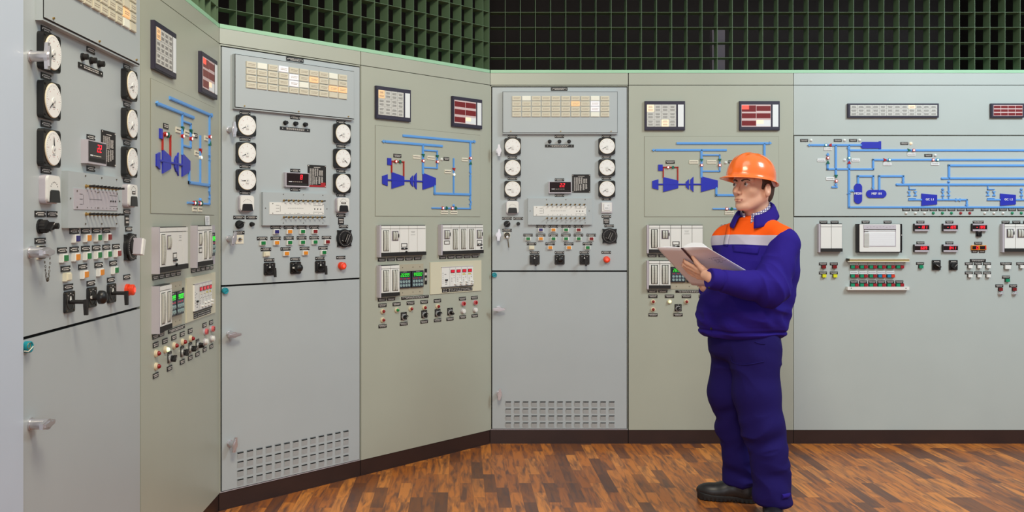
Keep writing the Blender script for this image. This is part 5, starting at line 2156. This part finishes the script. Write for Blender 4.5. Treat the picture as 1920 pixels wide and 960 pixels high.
def body_sdf(P):
    d = np.full(len(P), 9.0)
    k = P[:, 2] > 1.42
    if k.any():
        d[k] = head_sdf(toh(P[k])) * HS
    d = smin(d, rcone(P, fromh((-0.022, 0, -0.05)), NB, 0.060, 0.066), 0.03)
    torso = loft(P, [(r[0], r[1], r[2], r[3] * 0.80, r[4] * 0.80) for r in TROWS], 0.84, 1.46, 0.04)
    torso = smin(torso, rcone(P, NB, NB + np.array([0, 0, -0.08]), 0.068, 0.09), 0.04)
    torso = smin(torso, rcone(P, SHL, SHR, 0.05, 0.05), 0.04)
    d = smin(d, torso, 0.02)
    for s_, e_, w_ in ((SHL, ELL, WRL), (SHR, ELR, WRR)):
        arm = smin(rcone(P, s_, e_, 0.052, 0.040), rcone(P, e_, w_, 0.042, 0.028), 0.02)
        d = smin(d, arm, 0.02)
    k = (P[:, 0] < -0.02) & (P[:, 2] > 1.0) & (P[:, 2] < 1.40)
    if k.any():
        d[k] = smin(d[k], hands_sdf(P[k]), 0.010)
    k = P[:, 2] < 1.05
    if k.any():
        for L_ in (LEGN, LEGF):
            d[k] = smin(d[k], chain_sdf(P[k], L_, [0.085, 0.078, 0.062, 0.055, 0.040], 0.03), 0.03)
    return d


M['skin'] = mat('skin', rgb(228, 178, 152), 0.48, sub=0.12, noise=0.03, nscale=30)
M['lip'] = mat('lip_skin', rgb(186, 108, 96), 0.45)
M['hair'] = mat('dark_brown_hair', rgb(72, 52, 42), 0.7, noise=0.25, nscale=90)
M['eyew'] = mat('eye_white', rgb(226, 220, 214), 0.2)
M['iris'] = mat('dark_iris', rgb(52, 40, 34), 0.15)
M['helmet'] = mat('orange_helmet_plastic', rgb(255, 122, 52), 0.22, coat=0.3, noise=0.03, nscale=12, sub=0.1)
M['strap'] = mat('pale_helmet_harness', rgb(206, 196, 208), 0.5)
M['jblue'] = mat('royal_blue_workwear', rgb(41, 25, 128), 0.85, bump=0.25, bscale=900, spec=0.2)
M['tblue'] = mat('dark_blue_workwear', rgb(30, 20, 92), 0.88, bump=0.25, bscale=900, spec=0.2)
M['boot'] = mat('black_leather', rgb(34, 32, 34), 0.38)
M['sole'] = mat('black_rubber', rgb(26, 26, 28), 0.6)
M['bookc'] = mat('pale_pinkish_card_cover', rgb(240, 232, 240), 0.6, noise=0.015)
M['bookspine'] = mat('dark_maroon_binding', rgb(66, 32, 44), 0.6)
M['page'] = mat('white_page_paper', rgb(240, 240, 244), 0.8)


def jacket_material():
    m = bpy.data.materials.new('jacket_orange_grey_blue')
    m.use_nodes = True
    nt = m.node_tree
    bs = nt.nodes['Principled BSDF']
    bs.inputs['Roughness'].default_value = 0.85
    bs.inputs['Specular IOR Level'].default_value = 0.2
    tc = nt.nodes.new('ShaderNodeTexCoord')
    dp = nt.nodes.new('ShaderNodeVectorMath')
    dp.operation = 'DOT_PRODUCT'
    # height plus a slope along the forward direction: the yoke hangs lower at the back
    dp.inputs[1].default_value = (-0.13 * fb[0], -0.13 * fb[1], 1.0)
    nt.links.new(tc.outputs['Object'], dp.inputs[0])
    rp = nt.nodes.new('ShaderNodeMapRange')
    rp.inputs[1].default_value = 1.0
    rp.inputs[2].default_value = 1.6
    nt.links.new(dp.outputs['Value'], rp.inputs[0])
    cr = nt.nodes.new('ShaderNodeValToRGB')
    cr.color_ramp.interpolation = 'CONSTANT'
    e = cr.color_ramp.elements
    e[0].position = 0
    e[0].color = rgb(41, 25, 128)
    e[1].position = (1.336 - 1.0) / 0.6
    e[1].color = rgb(192, 186, 200)
    q = e.new((1.389 - 1.0) / 0.6)
    q.color = rgb(255, 96, 20)
    nt.links.new(rp.outputs[0], cr.inputs[0])
    nt.links.new(cr.outputs[0], bs.inputs['Base Color'])
    return m


M['jacket'] = jacket_material()


def plaid_material():
    m = bpy.data.materials.new('blue_white_plaid_cotton')
    m.use_nodes = True
    nt = m.node_tree
    bs = nt.nodes['Principled BSDF']
    bs.inputs['Roughness'].default_value = 0.8
    tc = nt.nodes.new('ShaderNodeTexCoord')
    outs = []
    for prof in ('X', 'Z'):
        w = nt.nodes.new('ShaderNodeTexWave')
        w.bands_direction = prof
        w.inputs['Scale'].default_value = 26
        w.inputs['Distortion'].default_value = 1.5
        nt.links.new(tc.outputs['Object'], w.inputs['Vector'])
        outs.append(w.outputs['Fac'])
    mu = nt.nodes.new('ShaderNodeMath')
    mu.operation = 'MULTIPLY'
    nt.links.new(outs[0], mu.inputs[0])
    nt.links.new(outs[1], mu.inputs[1])
    cr = nt.nodes.new('ShaderNodeValToRGB')
    cr.color_ramp.elements[0].color = rgb(104, 98, 140)
    cr.color_ramp.elements[1].color = rgb(226, 222, 234)
    cr.color_ramp.elements[0].position = 0.05
    cr.color_ramp.elements[1].position = 0.5
    nt.links.new(mu.outputs[0], cr.inputs[0])
    nt.links.new(cr.outputs[0], bs.inputs['Base Color'])
    return m


M['plaid'] = plaid_material()

man = thing('person', 'person in orange hard hat and blue and orange workwear holding an open book', 'person', (X0, Y0, 0), 0)


def child(name, me, par=None, label=None):
    o = link(name, me, par or man)
    if label:
        o['label'] = label
    return o


H3 = 0.003
body = child('body', sdf_mesh('body', body_sdf, (-0.36, -0.36, 0.05), (0.34, 0.30, 1.80), H3, 'skin'))


# ---- jacket
def jacket_sdf(P):
    d = loft(P, TROWS, 0.885, 1.485, 0.012)
    d = smin(d, rcone(P, SHL + np.array([0, 0, -0.015]), cS + np.array([0, 0, 0.01]), 0.080, 0.082), 0.03)
    d = smin(d, rcone(P, SHR + np.array([0, 0, -0.015]), cS + np.array([0, 0, 0.01]), 0.080, 0.082), 0.03)
    # shoulder slope up to the collar
    d = smin(d, rcone(P, SHL + np.array([-0.02, 0, 0.02]), NB + np.array([0, 0, -0.015]), 0.055, 0.075), 0.03)
    d = smin(d, rcone(P, SHR + np.array([0.02, 0, 0.02]), NB + np.array([0, 0, -0.015]), 0.055, 0.075), 0.03)
    return smax(d, P[:, 2] - 1.492, 0.006)


def jacket_post(V):
    z = V[:, 2]
    low = np.exp(-((z - 0.93) / 0.09) ** 2)
    mid = np.exp(-((z - 1.12) / 0.14) ** 2)
    w = 0.013 * low * folds(V, (0.6, -0.3, 1), 20, 3, 0.5) + 0.014 * mid * folds(V, (0.35, 0.2, 1), 12, 8, 0.4) + 0.005 * folds(V, (0.8, 0.2, 0.6), 9, 11, 0.5)
    w = w - 0.010 * np.exp(-((z - 0.915) / 0.008) ** 2)
    return w


jk = child('jacket', sdf_mesh('jacket', jacket_sdf, (-0.32, -0.32, 0.86), (0.36, 0.34, 1.52), 0.005, 'jacket', post=jacket_post), label='blue jacket with orange yoke and grey stripe')


def sleeve_l(P):
    d = rcone(P, SHL + np.array([0.004, -0.012, -0.018]), ELL, 0.076, 0.068)
    mid = (SHL + ELL) / 2 + np.array([0.008, 0.01, -0.01])
    d = smin(d, rcone(P, mid, ELL, 0.076, 0.070), 0.02)
    w2 = WRL + (WRL - ELL) * 0.05
    d = smin(d, rcone(P, ELL, w2 + np.array([0, 0, -0.004]), 0.074, 0.048), 0.045)
    ax = (WRL - ELL) / np.linalg.norm(WRL - ELL)
    return smax(d, (P - w2) @ ax, 0.006)


def sleeve_post_l(V):
    ax = (WRL - ELL) / np.linalg.norm(WRL - ELL)
    t = (V - ELL) @ ax
    near = np.exp(-((np.linalg.norm(V - ELL, axis=1)) / 0.13) ** 2)
    w = 0.019 * near * folds(V, ax * 0.9 + np.array([0.0, 0, -0.45]), 22, 21, 0.35) + 0.007 * folds(V, (0.2, 0.1, 1), 11, 31, 0.5)
    L_ = np.linalg.norm(WRL - ELL)
    cuff = np.exp(-((t - L_ * 0.86) / 0.006) ** 2)
    return w * np.clip(1.6 - t / L_ * 1.2, 0.3, 1) - 0.006 * cuff


sl = child('sleeve', sdf_mesh('sleeve', sleeve_l, (-0.33, -0.42, 1.0), (0.34, 0.06, 1.50), 0.004, 'jblue', post=sleeve_post_l), jk)


def sleeve_r(P):
    d = rcone(P, SHR + np.array([-0.004, 0.004, -0.02]), ELR, 0.080, 0.066)
    d = smin(d, rcone(P, ELR, WRR, 0.068, 0.046), 0.04)
    ax = (WRR - ELR) / np.linalg.norm(WRR - ELR)
    return smax(d, (P - WRR) @ ax, 0.006)


sr = child('sleeve', sdf_mesh('sleeve', sleeve_r, (-0.33, -0.08, 0.95), (0.1, 0.36, 1.50), 0.006, 'jblue'), jk)


def button(px, py, dy, r=0.007):
    b = MB()
    c = pt(px, py, dy)
    b.dome(c[0], c[1], c[2], r, 0.003, 'blackm', 10, 3)
    return child('button', b.mesh('button'), jk)


# ---- collar leaves (thick bent sheets lofted between two curves)
def sheet(name, rows, th, m, par):
    """rows: list of curves (each a list of points); closed shell of the given thickness"""
    G = np.array(rows, float)
    nu, nv = G.shape[:2]
    du = np.gradient(G, axis=0)
    dv = np.gradient(G, axis=1)
    N_ = np.cross(du, dv)
    N_ /= np.maximum(np.linalg.norm(N_, axis=2, keepdims=True), 1e-9)
    T, Bo = G + N_ * th / 2, G - N_ * th / 2
    vs = np.concatenate([T.reshape(-1, 3), Bo.reshape(-1, 3)]).tolist()
    k = nu * nv
    fs = []
    for i in range(nu - 1):
        for j in range(nv - 1):
            a, b_, c, d = i * nv + j, i * nv + j + 1, (i + 1) * nv + j + 1, (i + 1) * nv + j
            fs += [(a, b_, c, d), (k + d, k + c, k + b_, k + a)]
    for j in range(nv - 1):
        fs += [(j + 1, j, k + j, k + j + 1), ((nu - 1) * nv + j, (nu - 1) * nv + j + 1, k + (nu - 1) * nv + j + 1, k + (nu - 1) * nv + j)]
    for i in range(nu - 1):
        fs += [(i * nv, (i + 1) * nv, k + (i + 1) * nv, k + i * nv), ((i + 1) * nv + nv - 1, i * nv + nv - 1, k + i * nv + nv - 1, k + (i + 1) * nv + nv - 1)]
    me = bpy.data.meshes.new(name)
    me.from_pydata(vs, [], fs)
    me.materials.append(M[m])
    me.polygons.foreach_set('use_smooth', [True] * len(fs))
    bm = bmesh.new()
    bm.from_mesh(me)
    bmesh.ops.recalc_face_normals(bm, faces=bm.faces)
    bm.to_mesh(me)
    bm.free()
    return child(name, me, par)


def spline(pts_, n):
    P_ = [np.array(q, float) for q in pts_]
    P_ = [2 * P_[0] - P_[1]] + P_ + [2 * P_[-1] - P_[-2]]
    out = []
    seg = len(P_) - 3
    for i in range(n):
        t = i / (n - 1) * seg
        k = min(int(t), seg - 1)
        u = t - k
        a, b_, c, d = P_[k:k + 4]
        out.append(0.5 * ((2 * b_) + (-a + c) * u + (2 * a - 5 * b_ + 4 * c - d) * u * u + (-a + 3 * b_ - 3 * c + d) * u ** 3))
    return out


NC = pt(1416, 402, 0.01)


def ring(ang, r, z, slope=0.0, cx=0.0):
    """point around the neck; ang 0 = forward, 90 = his left"""
    a = math.radians(ang)
    v = fb * math.cos(a) + lb * math.sin(a)
    return NC + v * r + np.array([0, 0, z - slope * math.cos(a)])


# stand and fall of the jacket collar, from the front on his left round the back to the front on his right
angs = np.linspace(26, 334, 40)
rows = []
for w_ in range(7):
    t = w_ / 6
    row = []
    for a in angs:
        back = 0.5 - 0.5 * math.cos(math.radians(a))          # 0 front, 1 back
        rin = 0.074 + 0.006 * back
        zin = -0.016 + 0.078 * back
        drop = 0.056 + 0.005 * math.sin(math.radians(a)) ** 2
        rout = rin + 0.030 + 0.024 * (1 - back)
        zz = zin + 0.014 * math.sin(PI * min(1, t * 2.2) * 0.5) * (1 if t < 0.25 else 1) - drop * max(0, t - 0.12) ** 1.1 * 1.1 - 0.02 * (1 - back) * t
        rr = rin + (rout - rin) * t ** 0.75
        row.append(ring(a, rr, zz, 0.0))
    rows.append(row)
sheet('collar', rows, 0.004, 'jblue', jk)
# shirt collar inside it
rows = []
for w_ in range(5):
    t = w_ / 4
    row = []
    for a in np.linspace(14, 346, 36):
        back = 0.5 - 0.5 * math.cos(math.radians(a))
        row.append(ring(a, 0.066 + 0.004 * back + 0.018 * t * (1 - 0.6 * back), 0.002 + 0.072 * back - 0.050 * t))
    rows.append(row)
sheet('shirt_collar', rows, 0.004, 'plaid', man)['label'] = 'blue and white plaid shirt collar'


# ---- pocket flaps, placket and buttons lying on the jacket
from mathutils.bvhtree import BVHTree


def tree_of(me):
    return BVHTree.FromPolygons([tuple(v.co) for v in me.vertices], [tuple(q.vertices) for q in me.polygons])


def on(tree, px, py, off=0.004):
    o = Vector((-X0, -Y0, CAMZ))
    d = Vector(((px - 863) / FPX, 1.0, (416 - py) / FPX)).normalized()
    h, n_, _i, _d = tree.ray_cast(o, d)
    if h is None:
        return None
    if n_.dot(d) > 0:
        n_ = -n_
    return np.array(h + n_ * off)


jt = tree_of(jk.data)


def patch(name, quad, th, m, par, tree, off=0.003, nu=8, nv=4):
    rows = []
    for i in range(nu + 1):
        row = []
        for j in range(nv + 1):
            u, v = i / nu, j / nv
            a, b_, c, d = [np.array(q, float) for q in quad]
            q = a * (1 - u) * (1 - v) + b_ * u * (1 - v) + c * u * v + d * (1 - u) * v
            r_ = on(tree, q[0], q[1], off)
            if r_ is None:
                return None
            row.append(r_)
        rows.append(row)
    return sheet(name, rows, th, m, par)


patch('pocket_flap', [(1374, 461), (1424, 464), (1421, 477), (1376, 472)], 0.005, 'jblue', jk, jt, 0.004)
patch('pocket_flap', [(1337, 460), (1359, 461), (1356, 470), (1336, 468)], 0.005, 'jblue', jk, jt, 0.004)
patch('placket', [(1364, 424), (1371, 424), (1365, 462), (1357, 460)], 0.004, 'jacket', jk, jt, 0.003, 2, 8)
for q in ((1334, 616),):
    h_ = on(jt, q[0], q[1], 0.001)
    if h_ is not None:
        b = MB()
        b.dome(h_[0], h_[1], h_[2], 0.007, 0.004, 'blackm', 10, 3)
        child('button', b.mesh('button'), jk)
st_ = tree_of(sl.data)
h_ = on(st_, 1330, 539, 0.001)
if h_ is not None:
    b = MB()
    b.dome(h_[0], h_[1], h_[2], 0.006, 0.004, 'blackm', 10, 3)
    child('button', b.mesh('button'), sl)


# ---- trousers
def trousers_sdf(P):
    d = loft(P, [(0.70, 1392, 0, 0.16, 0.13), (0.80, 1394, 0, 0.176, 0.150), (0.88, 1394, 0, 0.172, 0.148), (0.95, 1394, 0, 0.166, 0.142)], 0.76, 0.93, 0.05)
    n = chain_sdf(P, LEGN, [0.113, 0.112, 0.097, 0.083, 0.090], 0.03)
    n = smax(n, 0.082 - P[:, 2], 0.004)
    f_ = chain_sdf(P, LEGF, [0.118, 0.111, 0.085, 0.078, 0.078], 0.03)
    f_ = smax(f_, 0.094 - P[:, 2], 0.004)
    return smin(d, smin(n, f_, 0.008), 0.04)


def trousers_post(V):
    z = V[:, 2]
    kn = np.exp(-((z - 0.40) / 0.12) ** 2)
    an = np.exp(-((z - 0.14) / 0.10) ** 2)
    hp = np.exp(-((z - 0.76) / 0.08) ** 2)
    return 0.011 * kn * folds(V, (-0.5, 0, 1), 17, 41, 0.4) + 0.017 * an * folds(V, (0.5, 0.1, 1), 15, 47, 0.4) + 0.010 * hp * folds(V, (0.6, 0, 1), 13, 51, 0.35) + 0.006 * folds(V, (1, 0, 0.3), 8, 55, 0.3)


tr = child('trousers', sdf_mesh('trousers', trousers_sdf, (-0.30, -0.36, 0.03), (0.34, 0.34, 0.96), 0.005, 'tblue', post=trousers_post), label='dark blue work trousers')
tt = tree_of(tr.data)
for cv in ([(1370, 668), (1374, 679), (1390, 684), (1412, 682), (1432, 678)], [(1415, 641), (1424, 644), (1434, 645)]):
    q = [on(tt, x, y, 0.0015) for x, y in cv]
    q = [x for x in q if x is not None]
    if len(q) > 2:
        b = MB()
        b.tube(spline(q, 14), 0.0028, 'tblue', 6)
        child('pocket_seam', b.mesh('pocket_seam'), tr)
b = MB()
c = pt(1474, 928, -0.225)
b.tube([c + np.array([-0.030, -0.025, 0.0]), c + np.array([0.0, -0.012, 0.0]), c + np.array([0.018, 0.02, 0.0])], 0.012, 'jblue', 8)
child('ankle_strap', b.mesh('ankle_strap'), tr)


# ---- boots
def boot(heel, yaw, shaft, name='boot'):
    c, s_ = math.cos(yaw), math.sin(yaw)
    F_ = np.array([[c, s_, 0], [-s_, c, 0], [0, 0, 1]])

    def toq(P):
        return (P - heel) @ F_.T

    def up(P):
        Q = toq(P)
        q = Q * np.array([1, 1.0, 1])
        d = rcone(q, (-0.01, 0, 0.060), (0.10, 0, 0.055), 0.044, 0.046)
        d = smin(d, ellip(q, (0.165, 0, 0.043), (0.085, 0.048, 0.043)), 0.03)
        d = smin(d, rcone(q, (-0.008, 0, 0.06), (-0.004, 0, shaft), 0.046, 0.054), 0.03)
        d = smin(d, rcone(q, (0.06, 0, 0.075), (0.02, 0, 0.12), 0.038, 0.045), 0.03)
        d = smax(d, 0.026 - q[:, 2], 0.004)
        return smax(d, q[:, 2] - shaft, 0.01)

    def so(P):
        q = toq(P)
        hw = 0.036 + 0.014 * np.clip((q[:, 0] - 0.03) / 0.1, 0, 1)
        x = np.clip(q[:, 0], -0.02, 0.195)
        d = np.sqrt((q[:, 0] - x) ** 2 + q[:, 1] ** 2) - hw
        arch = 0.008 * np.exp(-((q[:, 0] - 0.06) / 0.03) ** 2)
        d = smax(d, q[:, 2] - 0.034 - 0.010 * np.clip((q[:, 0] - 0.17) / 0.07, 0, 1), 0.004)
        d = smax(d, arch - q[:, 2] + 0.0005, 0.002)
        cle = 0.0025 * (np.sin(q[:, 0] * 300) > 0.2) * (q[:, 2] < 0.014)
        return d + cle
    R_ = 0.30
    lo = heel + np.array([-R_, -R_, -0.004])
    hi = heel + np.array([R_, R_, shaft + 0.03])
    o = child(name, sdf_mesh(name, up, lo, hi, 0.004, 'boot'))
    child('sole', sdf_mesh('sole', so, lo, hi[:2].tolist() + [0.06], 0.0035, 'sole'), o)


hf = pt(1398, 905, 0.10)
hf[2] = 0.0
boot(hf, math.atan2(0.29, -0.957), 0.19)
hn = pt(1447, 948, -0.075)
hn[2] = 0.0
boot(hn, math.atan2(-0.95, -0.28), 0.16)


# ---- hair, eyes, brows, lips
def hair_sdf(P):
    Q = toh(P)
    d = ellip(Q, (-0.016, 0, 0.040), (0.098, 0.079, 0.092))
    d = smin(d, ellip(Q, (-0.045, 0, -0.020), (0.060, 0.064, 0.060)), 0.02)
    a = np.abs(Q[:, 1])
    # keep: above the ears, behind them down to the nape, a short sideburn
    cut1 = Q[:, 0] - 0.020 - 0.25 * np.clip(Q[:, 2] - 0.02, 0, 1)
    back = np.maximum(Q[:, 0] + 0.020, -0.058 - Q[:, 2])
    top = np.maximum(cut1, 0.010 - Q[:, 2])
    burn = np.maximum(np.abs(Q[:, 0] - 0.012) - 0.008, -0.012 - Q[:, 2])
    keep = np.minimum(np.minimum(back, top), burn)
    return np.maximum(d, keep) * HS


child('hair', sdf_mesh('hair', hair_sdf, Hc + [-0.16, -0.16, -0.11], Hc + [0.18, 0.16, 0.17], 0.0035, 'hair'))
for s_ in (1, -1):
    c = fromh((0.0775, 0.031 * s_, 0.009))
    b = MB()
    vs, fs = [], []
    nn, kk = 16, 10
    for i in range(kk + 1):
        ph = PI * i / kk
        for j in range(nn):
            th_ = 2 * PI * j / nn
            vs.append(c + 0.0135 * HS * np.array([math.sin(ph) * math.cos(th_), math.sin(ph) * math.sin(th_), math.cos(ph)]))
    for i in range(kk):
        for j in range(nn):
            fs.append((i * nn + j, i * nn + (j + 1) % nn, (i + 1) * nn + (j + 1) % nn, (i + 1) * nn + j))
    b.add(vs, fs, 'eyew', True)
    ey = child('eye', b.mesh('eye'))
    b = MB()
    look = np.array([0.985, -0.10, 0.05])
    look /= np.linalg.norm(look)
    ci = np.array([0.0775, 0.031 * s_, 0.009]) + look * 0.0118
    t1 = np.cross(look, [0, 0, 1.0]); t1 /= np.linalg.norm(t1)
    t2 = np.cross(t1, look)
    vs = [fromh(ci + look * 0.0022)] + [fromh(ci + 0.0068 * (t1 * math.cos(2 * PI * j / 14) + t2 * math.sin(2 * PI * j / 14))) for j in range(14)]
    b.add(vs, [(0, 1 + j, 1 + (j + 1) % 14) for j in range(14)], 'iris', True)
    child('iris', b.mesh('iris'), ey)
    # brow: a tapered bent tube just proud of the brow ridge
    b = MB()
    bp_ = [fromh(q) for q in ((0.0935, 0.013 * s_, 0.0235), (0.0925, 0.024 * s_, 0.0285), (0.0865, 0.036 * s_, 0.0300), (0.077, 0.046 * s_, 0.0255))]
    b.tube(bp_, 0.0042 * HS, 'hair', 8, 0.0022 * HS)
    child('eyebrow', b.mesh('eyebrow'))
b = MB()
b.tube([fromh(q) for q in ((0.0925, -0.0215, -0.0605), (0.0995, -0.012, -0.0580), (0.1020, 0, -0.0585), (0.0995, 0.012, -0.0580), (0.0925, 0.0215, -0.0605))], 0.0026 * HS, 'lip', 8)
b.tube([fromh(q) for q in ((0.0925, -0.0195, -0.0635), (0.0985, -0.011, -0.0665), (0.1005, 0, -0.0675), (0.0985, 0.011, -0.0665), (0.0925, 0.0195, -0.0635))], 0.0031 * HS, 'lip', 8)
child('lips', b.mesh('lips'))

# ---- hard hat
def helmet_mesh():
    b = MB()
    hp = math.radians(4.5)
    def fromh(q):
        x, y, z = q[0] - 0.017, q[1], q[2] - 0.045
        q = np.array([0.017 + x * math.cos(hp) - z * math.sin(hp), y, 0.045 + z * math.cos(hp) + x * math.sin(hp)])
        return Hc + (q * HS) @ RH
    nth, nph = 72, 22
    CX, Z0_ = 0.017, 0.040
    A_, B_, Hh = 0.121, 0.101, 0.115
    def P_(t, ph, off=0.0):
        c, s_ = math.cos(t), math.sin(t)
        e = 2.35
        rr = math.cos(ph) ** (2 / e)
        hh = math.sin(ph) ** (2 / e)
        x = CX + (A_ + off) * rr * c
        y = (B_ + off) * rr * s_
        z = Z0_ + (Hh + off) * hh
        # three raised ribs along the crown
        rib = 0.0
        for yc, w_, am in ((0, 0.012, 0.0045), (0.036, 0.007, 0.003), (-0.036, 0.007, 0.003)):
            rib += am * math.exp(-((y - yc) / w_) ** 4)
        z += rib * max(0, hh - 0.35) / 0.65
        x += 0.0 if x < CX else rib * 0.8 * (1 - hh)
        return (x, y, z)
    def brim(t, k):
        c, s_ = math.cos(t), math.sin(t)
        vis = max(0, c) ** 3
        bk = max(0, -c) ** 2
        w_ = 0.010 + 0.036 * vis + 0.010 * bk
        q = k / 3
        x = CX + (A_ + w_ * q) * c
        y = (B_ + w_ * q * (0.8 + 0.2 * abs(s_))) * s_
        z = Z0_ - 0.004 - (0.006 + 0.010 * vis + 0.004 * bk) * q ** 1.3
        return (x, y, z)
    rings = []
    for k in (3, 2, 1):
        rings.append([brim(2 * PI * i / nth, k) for i in range(nth)])
    for j in range(nph):
        ph = PI / 2 * j / nph
        rings.append([P_(2 * PI * i / nth, ph) for i in range(nth)])
    inner = []
    for j in range(nph - 1, -1, -1):
        ph = PI / 2 * j / nph
        inner.append([P_(2 * PI * i / nth, ph, -0.003) for i in range(nth)])
    for k in (1, 2, 3):
        inner.append([(x, y, z - 0.003) for x, y, z in [brim(2 * PI * i / nth, k) for i in range(nth)]])
    vs = [fromh(q) for r in rings for q in r] + [fromh(P_(0, PI / 2 - 1e-6))]
    top = len(vs) - 1
    fs = []
    for i in range(len(rings) - 1):
        for j in range(nth):
            fs.append((i * nth + j, i * nth + (j + 1) % nth, (i + 1) * nth + (j + 1) % nth, (i + 1) * nth + j))
    k = (len(rings) - 1) * nth
    for j in range(nth):
        fs.append((k + j, k + (j + 1) % nth, top))
    o = len(vs)
    vs += [fromh(q) for r in inner for q in r] + [fromh(P_(0, PI / 2 - 1e-6, -0.003))]
    itop = len(vs) - 1
    for i in range(len(inner) - 1):
        for j in range(nth):
            fs.append((o + i * nth + j, o + i * nth + (j + 1) % nth, o + (i + 1) * nth + (j + 1) % nth, o + (i + 1) * nth + j))
    for j in range(nth):
        fs.append((o + j, itop, o + (j + 1) % nth))
        a_ = o + (len(inner) - 1) * nth
        fs.append((a_ + j, a_ + (j + 1) % nth, (j + 1) % nth, j))
    b.add(vs, fs, 'helmet', True)
    return b.mesh('hard_hat')


hh_ = child('hard_hat', helmet_mesh(), label='orange hard hat')
b = MB()
n = 40
vs, fs = [], []
for i in range(n):
    t = 2 * PI * i / n
    for (r_, z) in ((0.0, 0.050), (0.0, 0.022), (0.0022, 0.022), (0.0022, 0.050)):
        x = -0.010 + (0.098 + r_) * math.cos(t)
        y = (0.083 + r_) * math.sin(t)
        zz = z - (0.014 if math.cos(t) < -0.3 else 0) * (z < 0.04) + (0.02 if math.cos(t) > 0 else 0) * (z < 0.04)
        vs.append(fromh((x, y, zz)))
for i in range(n):
    for j in range(4):
        fs.append((4 * i + j, 4 * i + (j + 1) % 4, 4 * ((i + 1) % n) + (j + 1) % 4, 4 * ((i + 1) % n) + j))
b.add(vs, fs, 'strap', True)
child('head_band', b.mesh('head_band'), hh_, 'pale head band inside the hat')

# ------------------------------------------------------------------ the open book
bk = thing('book', 'open pale-covered book with a dark spine held by the worker', 'book', (X0 + pt(1300, 495, -0.15)[0], Y0 - 0.15, 1.0), 0)
BO = np.array([pt(1300, 495, -0.15)[0], -0.15, 1.0])
S0 = pt(1277, 464.5, -0.200)
S1 = pt(1343, 538, -0.085)
RT = pt(1326, 464, -0.340)
RB = pt(1409, 513, -0.215)
LT = pt(1231, 463.5, -0.070)
LBm = pt(1297.5, 534.5, 0.060)


def bil(a, b_, c, d, u, v):
    return a * (1 - u) * (1 - v) + b_ * u * (1 - v) + c * u * v + d * (1 - u) * v


nin = -np.cross(S1 - S0, RT - S0)
nin /= np.linalg.norm(nin)
if nin[2] < 0:
    nin = -nin
nl = np.cross(S1 - S0, LT - S0)
nl /= np.linalg.norm(nl)
if nl[2] < 0:
    nl = -nl


def bsheet(name, f, th, m, nu=10, nv=10):
    rows = [[f(i / nu, j / nv) - BO for j in range(nv + 1)] for i in range(nu + 1)]
    return sheet(name, rows, th, m, bk)


sd = (RT - S0) / np.linalg.norm(RT - S0)
bsheet('cover', lambda u, v: bil(S0 + sd * 0.010, RT, RB, S1 + sd * 0.010, u, v) + nin * 0.004 * math.sin(PI * u), 0.0022, 'bookc')['label'] = 'pale cover with small printed block'
bsheet('cover', lambda u, v: bil(S0, LT, LBm, S1, u, v), 0.0022, 'bookc')
bsheet('spine', lambda u, v: bil(S0 - nl * 0.0025, S0 + sd * 0.012 - nin * 0.0025, S1 + sd * 0.012 - nin * 0.0025, S1 - nl * 0.0025, u, v), 0.003, 'bookspine', 3, 10)


def block(name, a, b_, c, d, nrm, t0, t1, m):
    """page block standing on a cover, rounded towards the spine"""
    nu, nv = 14, 8
    vs, fs = [], []
    for side in (0, 1):
        for i in range(nu + 1):
            u = i / nu
            th = t0 if side == 0 else t0 + (t1 - t0) * (math.sin(min(1, u / 0.30) * PI / 2) ** 0.7 if u < 0.3 else (1.0 - 0.15 * (u - 0.3) if u < 0.75 else 0.93 - 3.2 * (u - 0.75)))
            for j in range(nv + 1):
                v = 0.01 + 0.98 * j / nv
                vs.append(bil(a, b_, c, d, 0.02 + 0.90 * u, v) + nrm * (t0 + (th - t0) * (1 - 0.55 * v) + 0.004 * math.sin(PI * u)) - BO)
    K = (nu + 1) * (nv + 1)
    for i in range(nu):
        for j in range(nv):
            q = [i * (nv + 1) + j, (i + 1) * (nv + 1) + j, (i + 1) * (nv + 1) + j + 1, i * (nv + 1) + j + 1]
            fs += [tuple(q), tuple(K + x for x in q[::-1])]
    for i in range(nu):
        for j in (0, nv):
            fs.append((i * (nv + 1) + j, (i + 1) * (nv + 1) + j, K + (i + 1) * (nv + 1) + j, K + i * (nv + 1) + j))
    for j in range(nv):
        for i in (0, nu):
            fs.append((i * (nv + 1) + j, i * (nv + 1) + j + 1, K + i * (nv + 1) + j + 1, K + i * (nv + 1) + j))
    mb = MB()
    mb.add(vs, fs, m, False)
    return child(name, mb.mesh(name), bk)


block('page_block', S0, RT, RB, S1, nin, 0.0015, 0.030, 'page')
block('page_block', S0, LT, LBm, S1, nl, 0.0015, 0.005, 'page')
# printed block on the cover, lines lying on its surface
b = MB()
r = random.Random(4)
for (v0, u0, u1) in ((0.34, 0.30, 0.86), (0.37, 0.28, 0.62), (0.40, 0.40, 0.90), (0.43, 0.35, 0.80), (0.46, 0.30, 0.90), (0.49, 0.42, 0.78)):
    u = u0
    while u < u1:
        l = r.uniform(0.04, 0.10)
        q = [bil(S0, RT, RB, S1, uu, vv) - nin * 0.0006 + nin * 0.004 * math.sin(PI * uu) - nin * 0.0014 - BO for uu, vv in ((u, v0), (u + l, v0), (u + l, v0 + 0.008), (u, v0 + 0.008))]
        q2 = [x + nin * 0.0008 for x in q]
        b.add(q + q2, [(0, 1, 2, 3), (7, 6, 5, 4), (0, 4, 5, 1), (1, 5, 6, 2), (2, 6, 7, 3), (3, 7, 4, 0)], 'inkp')
        u += l + 0.02
child('printed_block', b.mesh('printed_block'), bk)
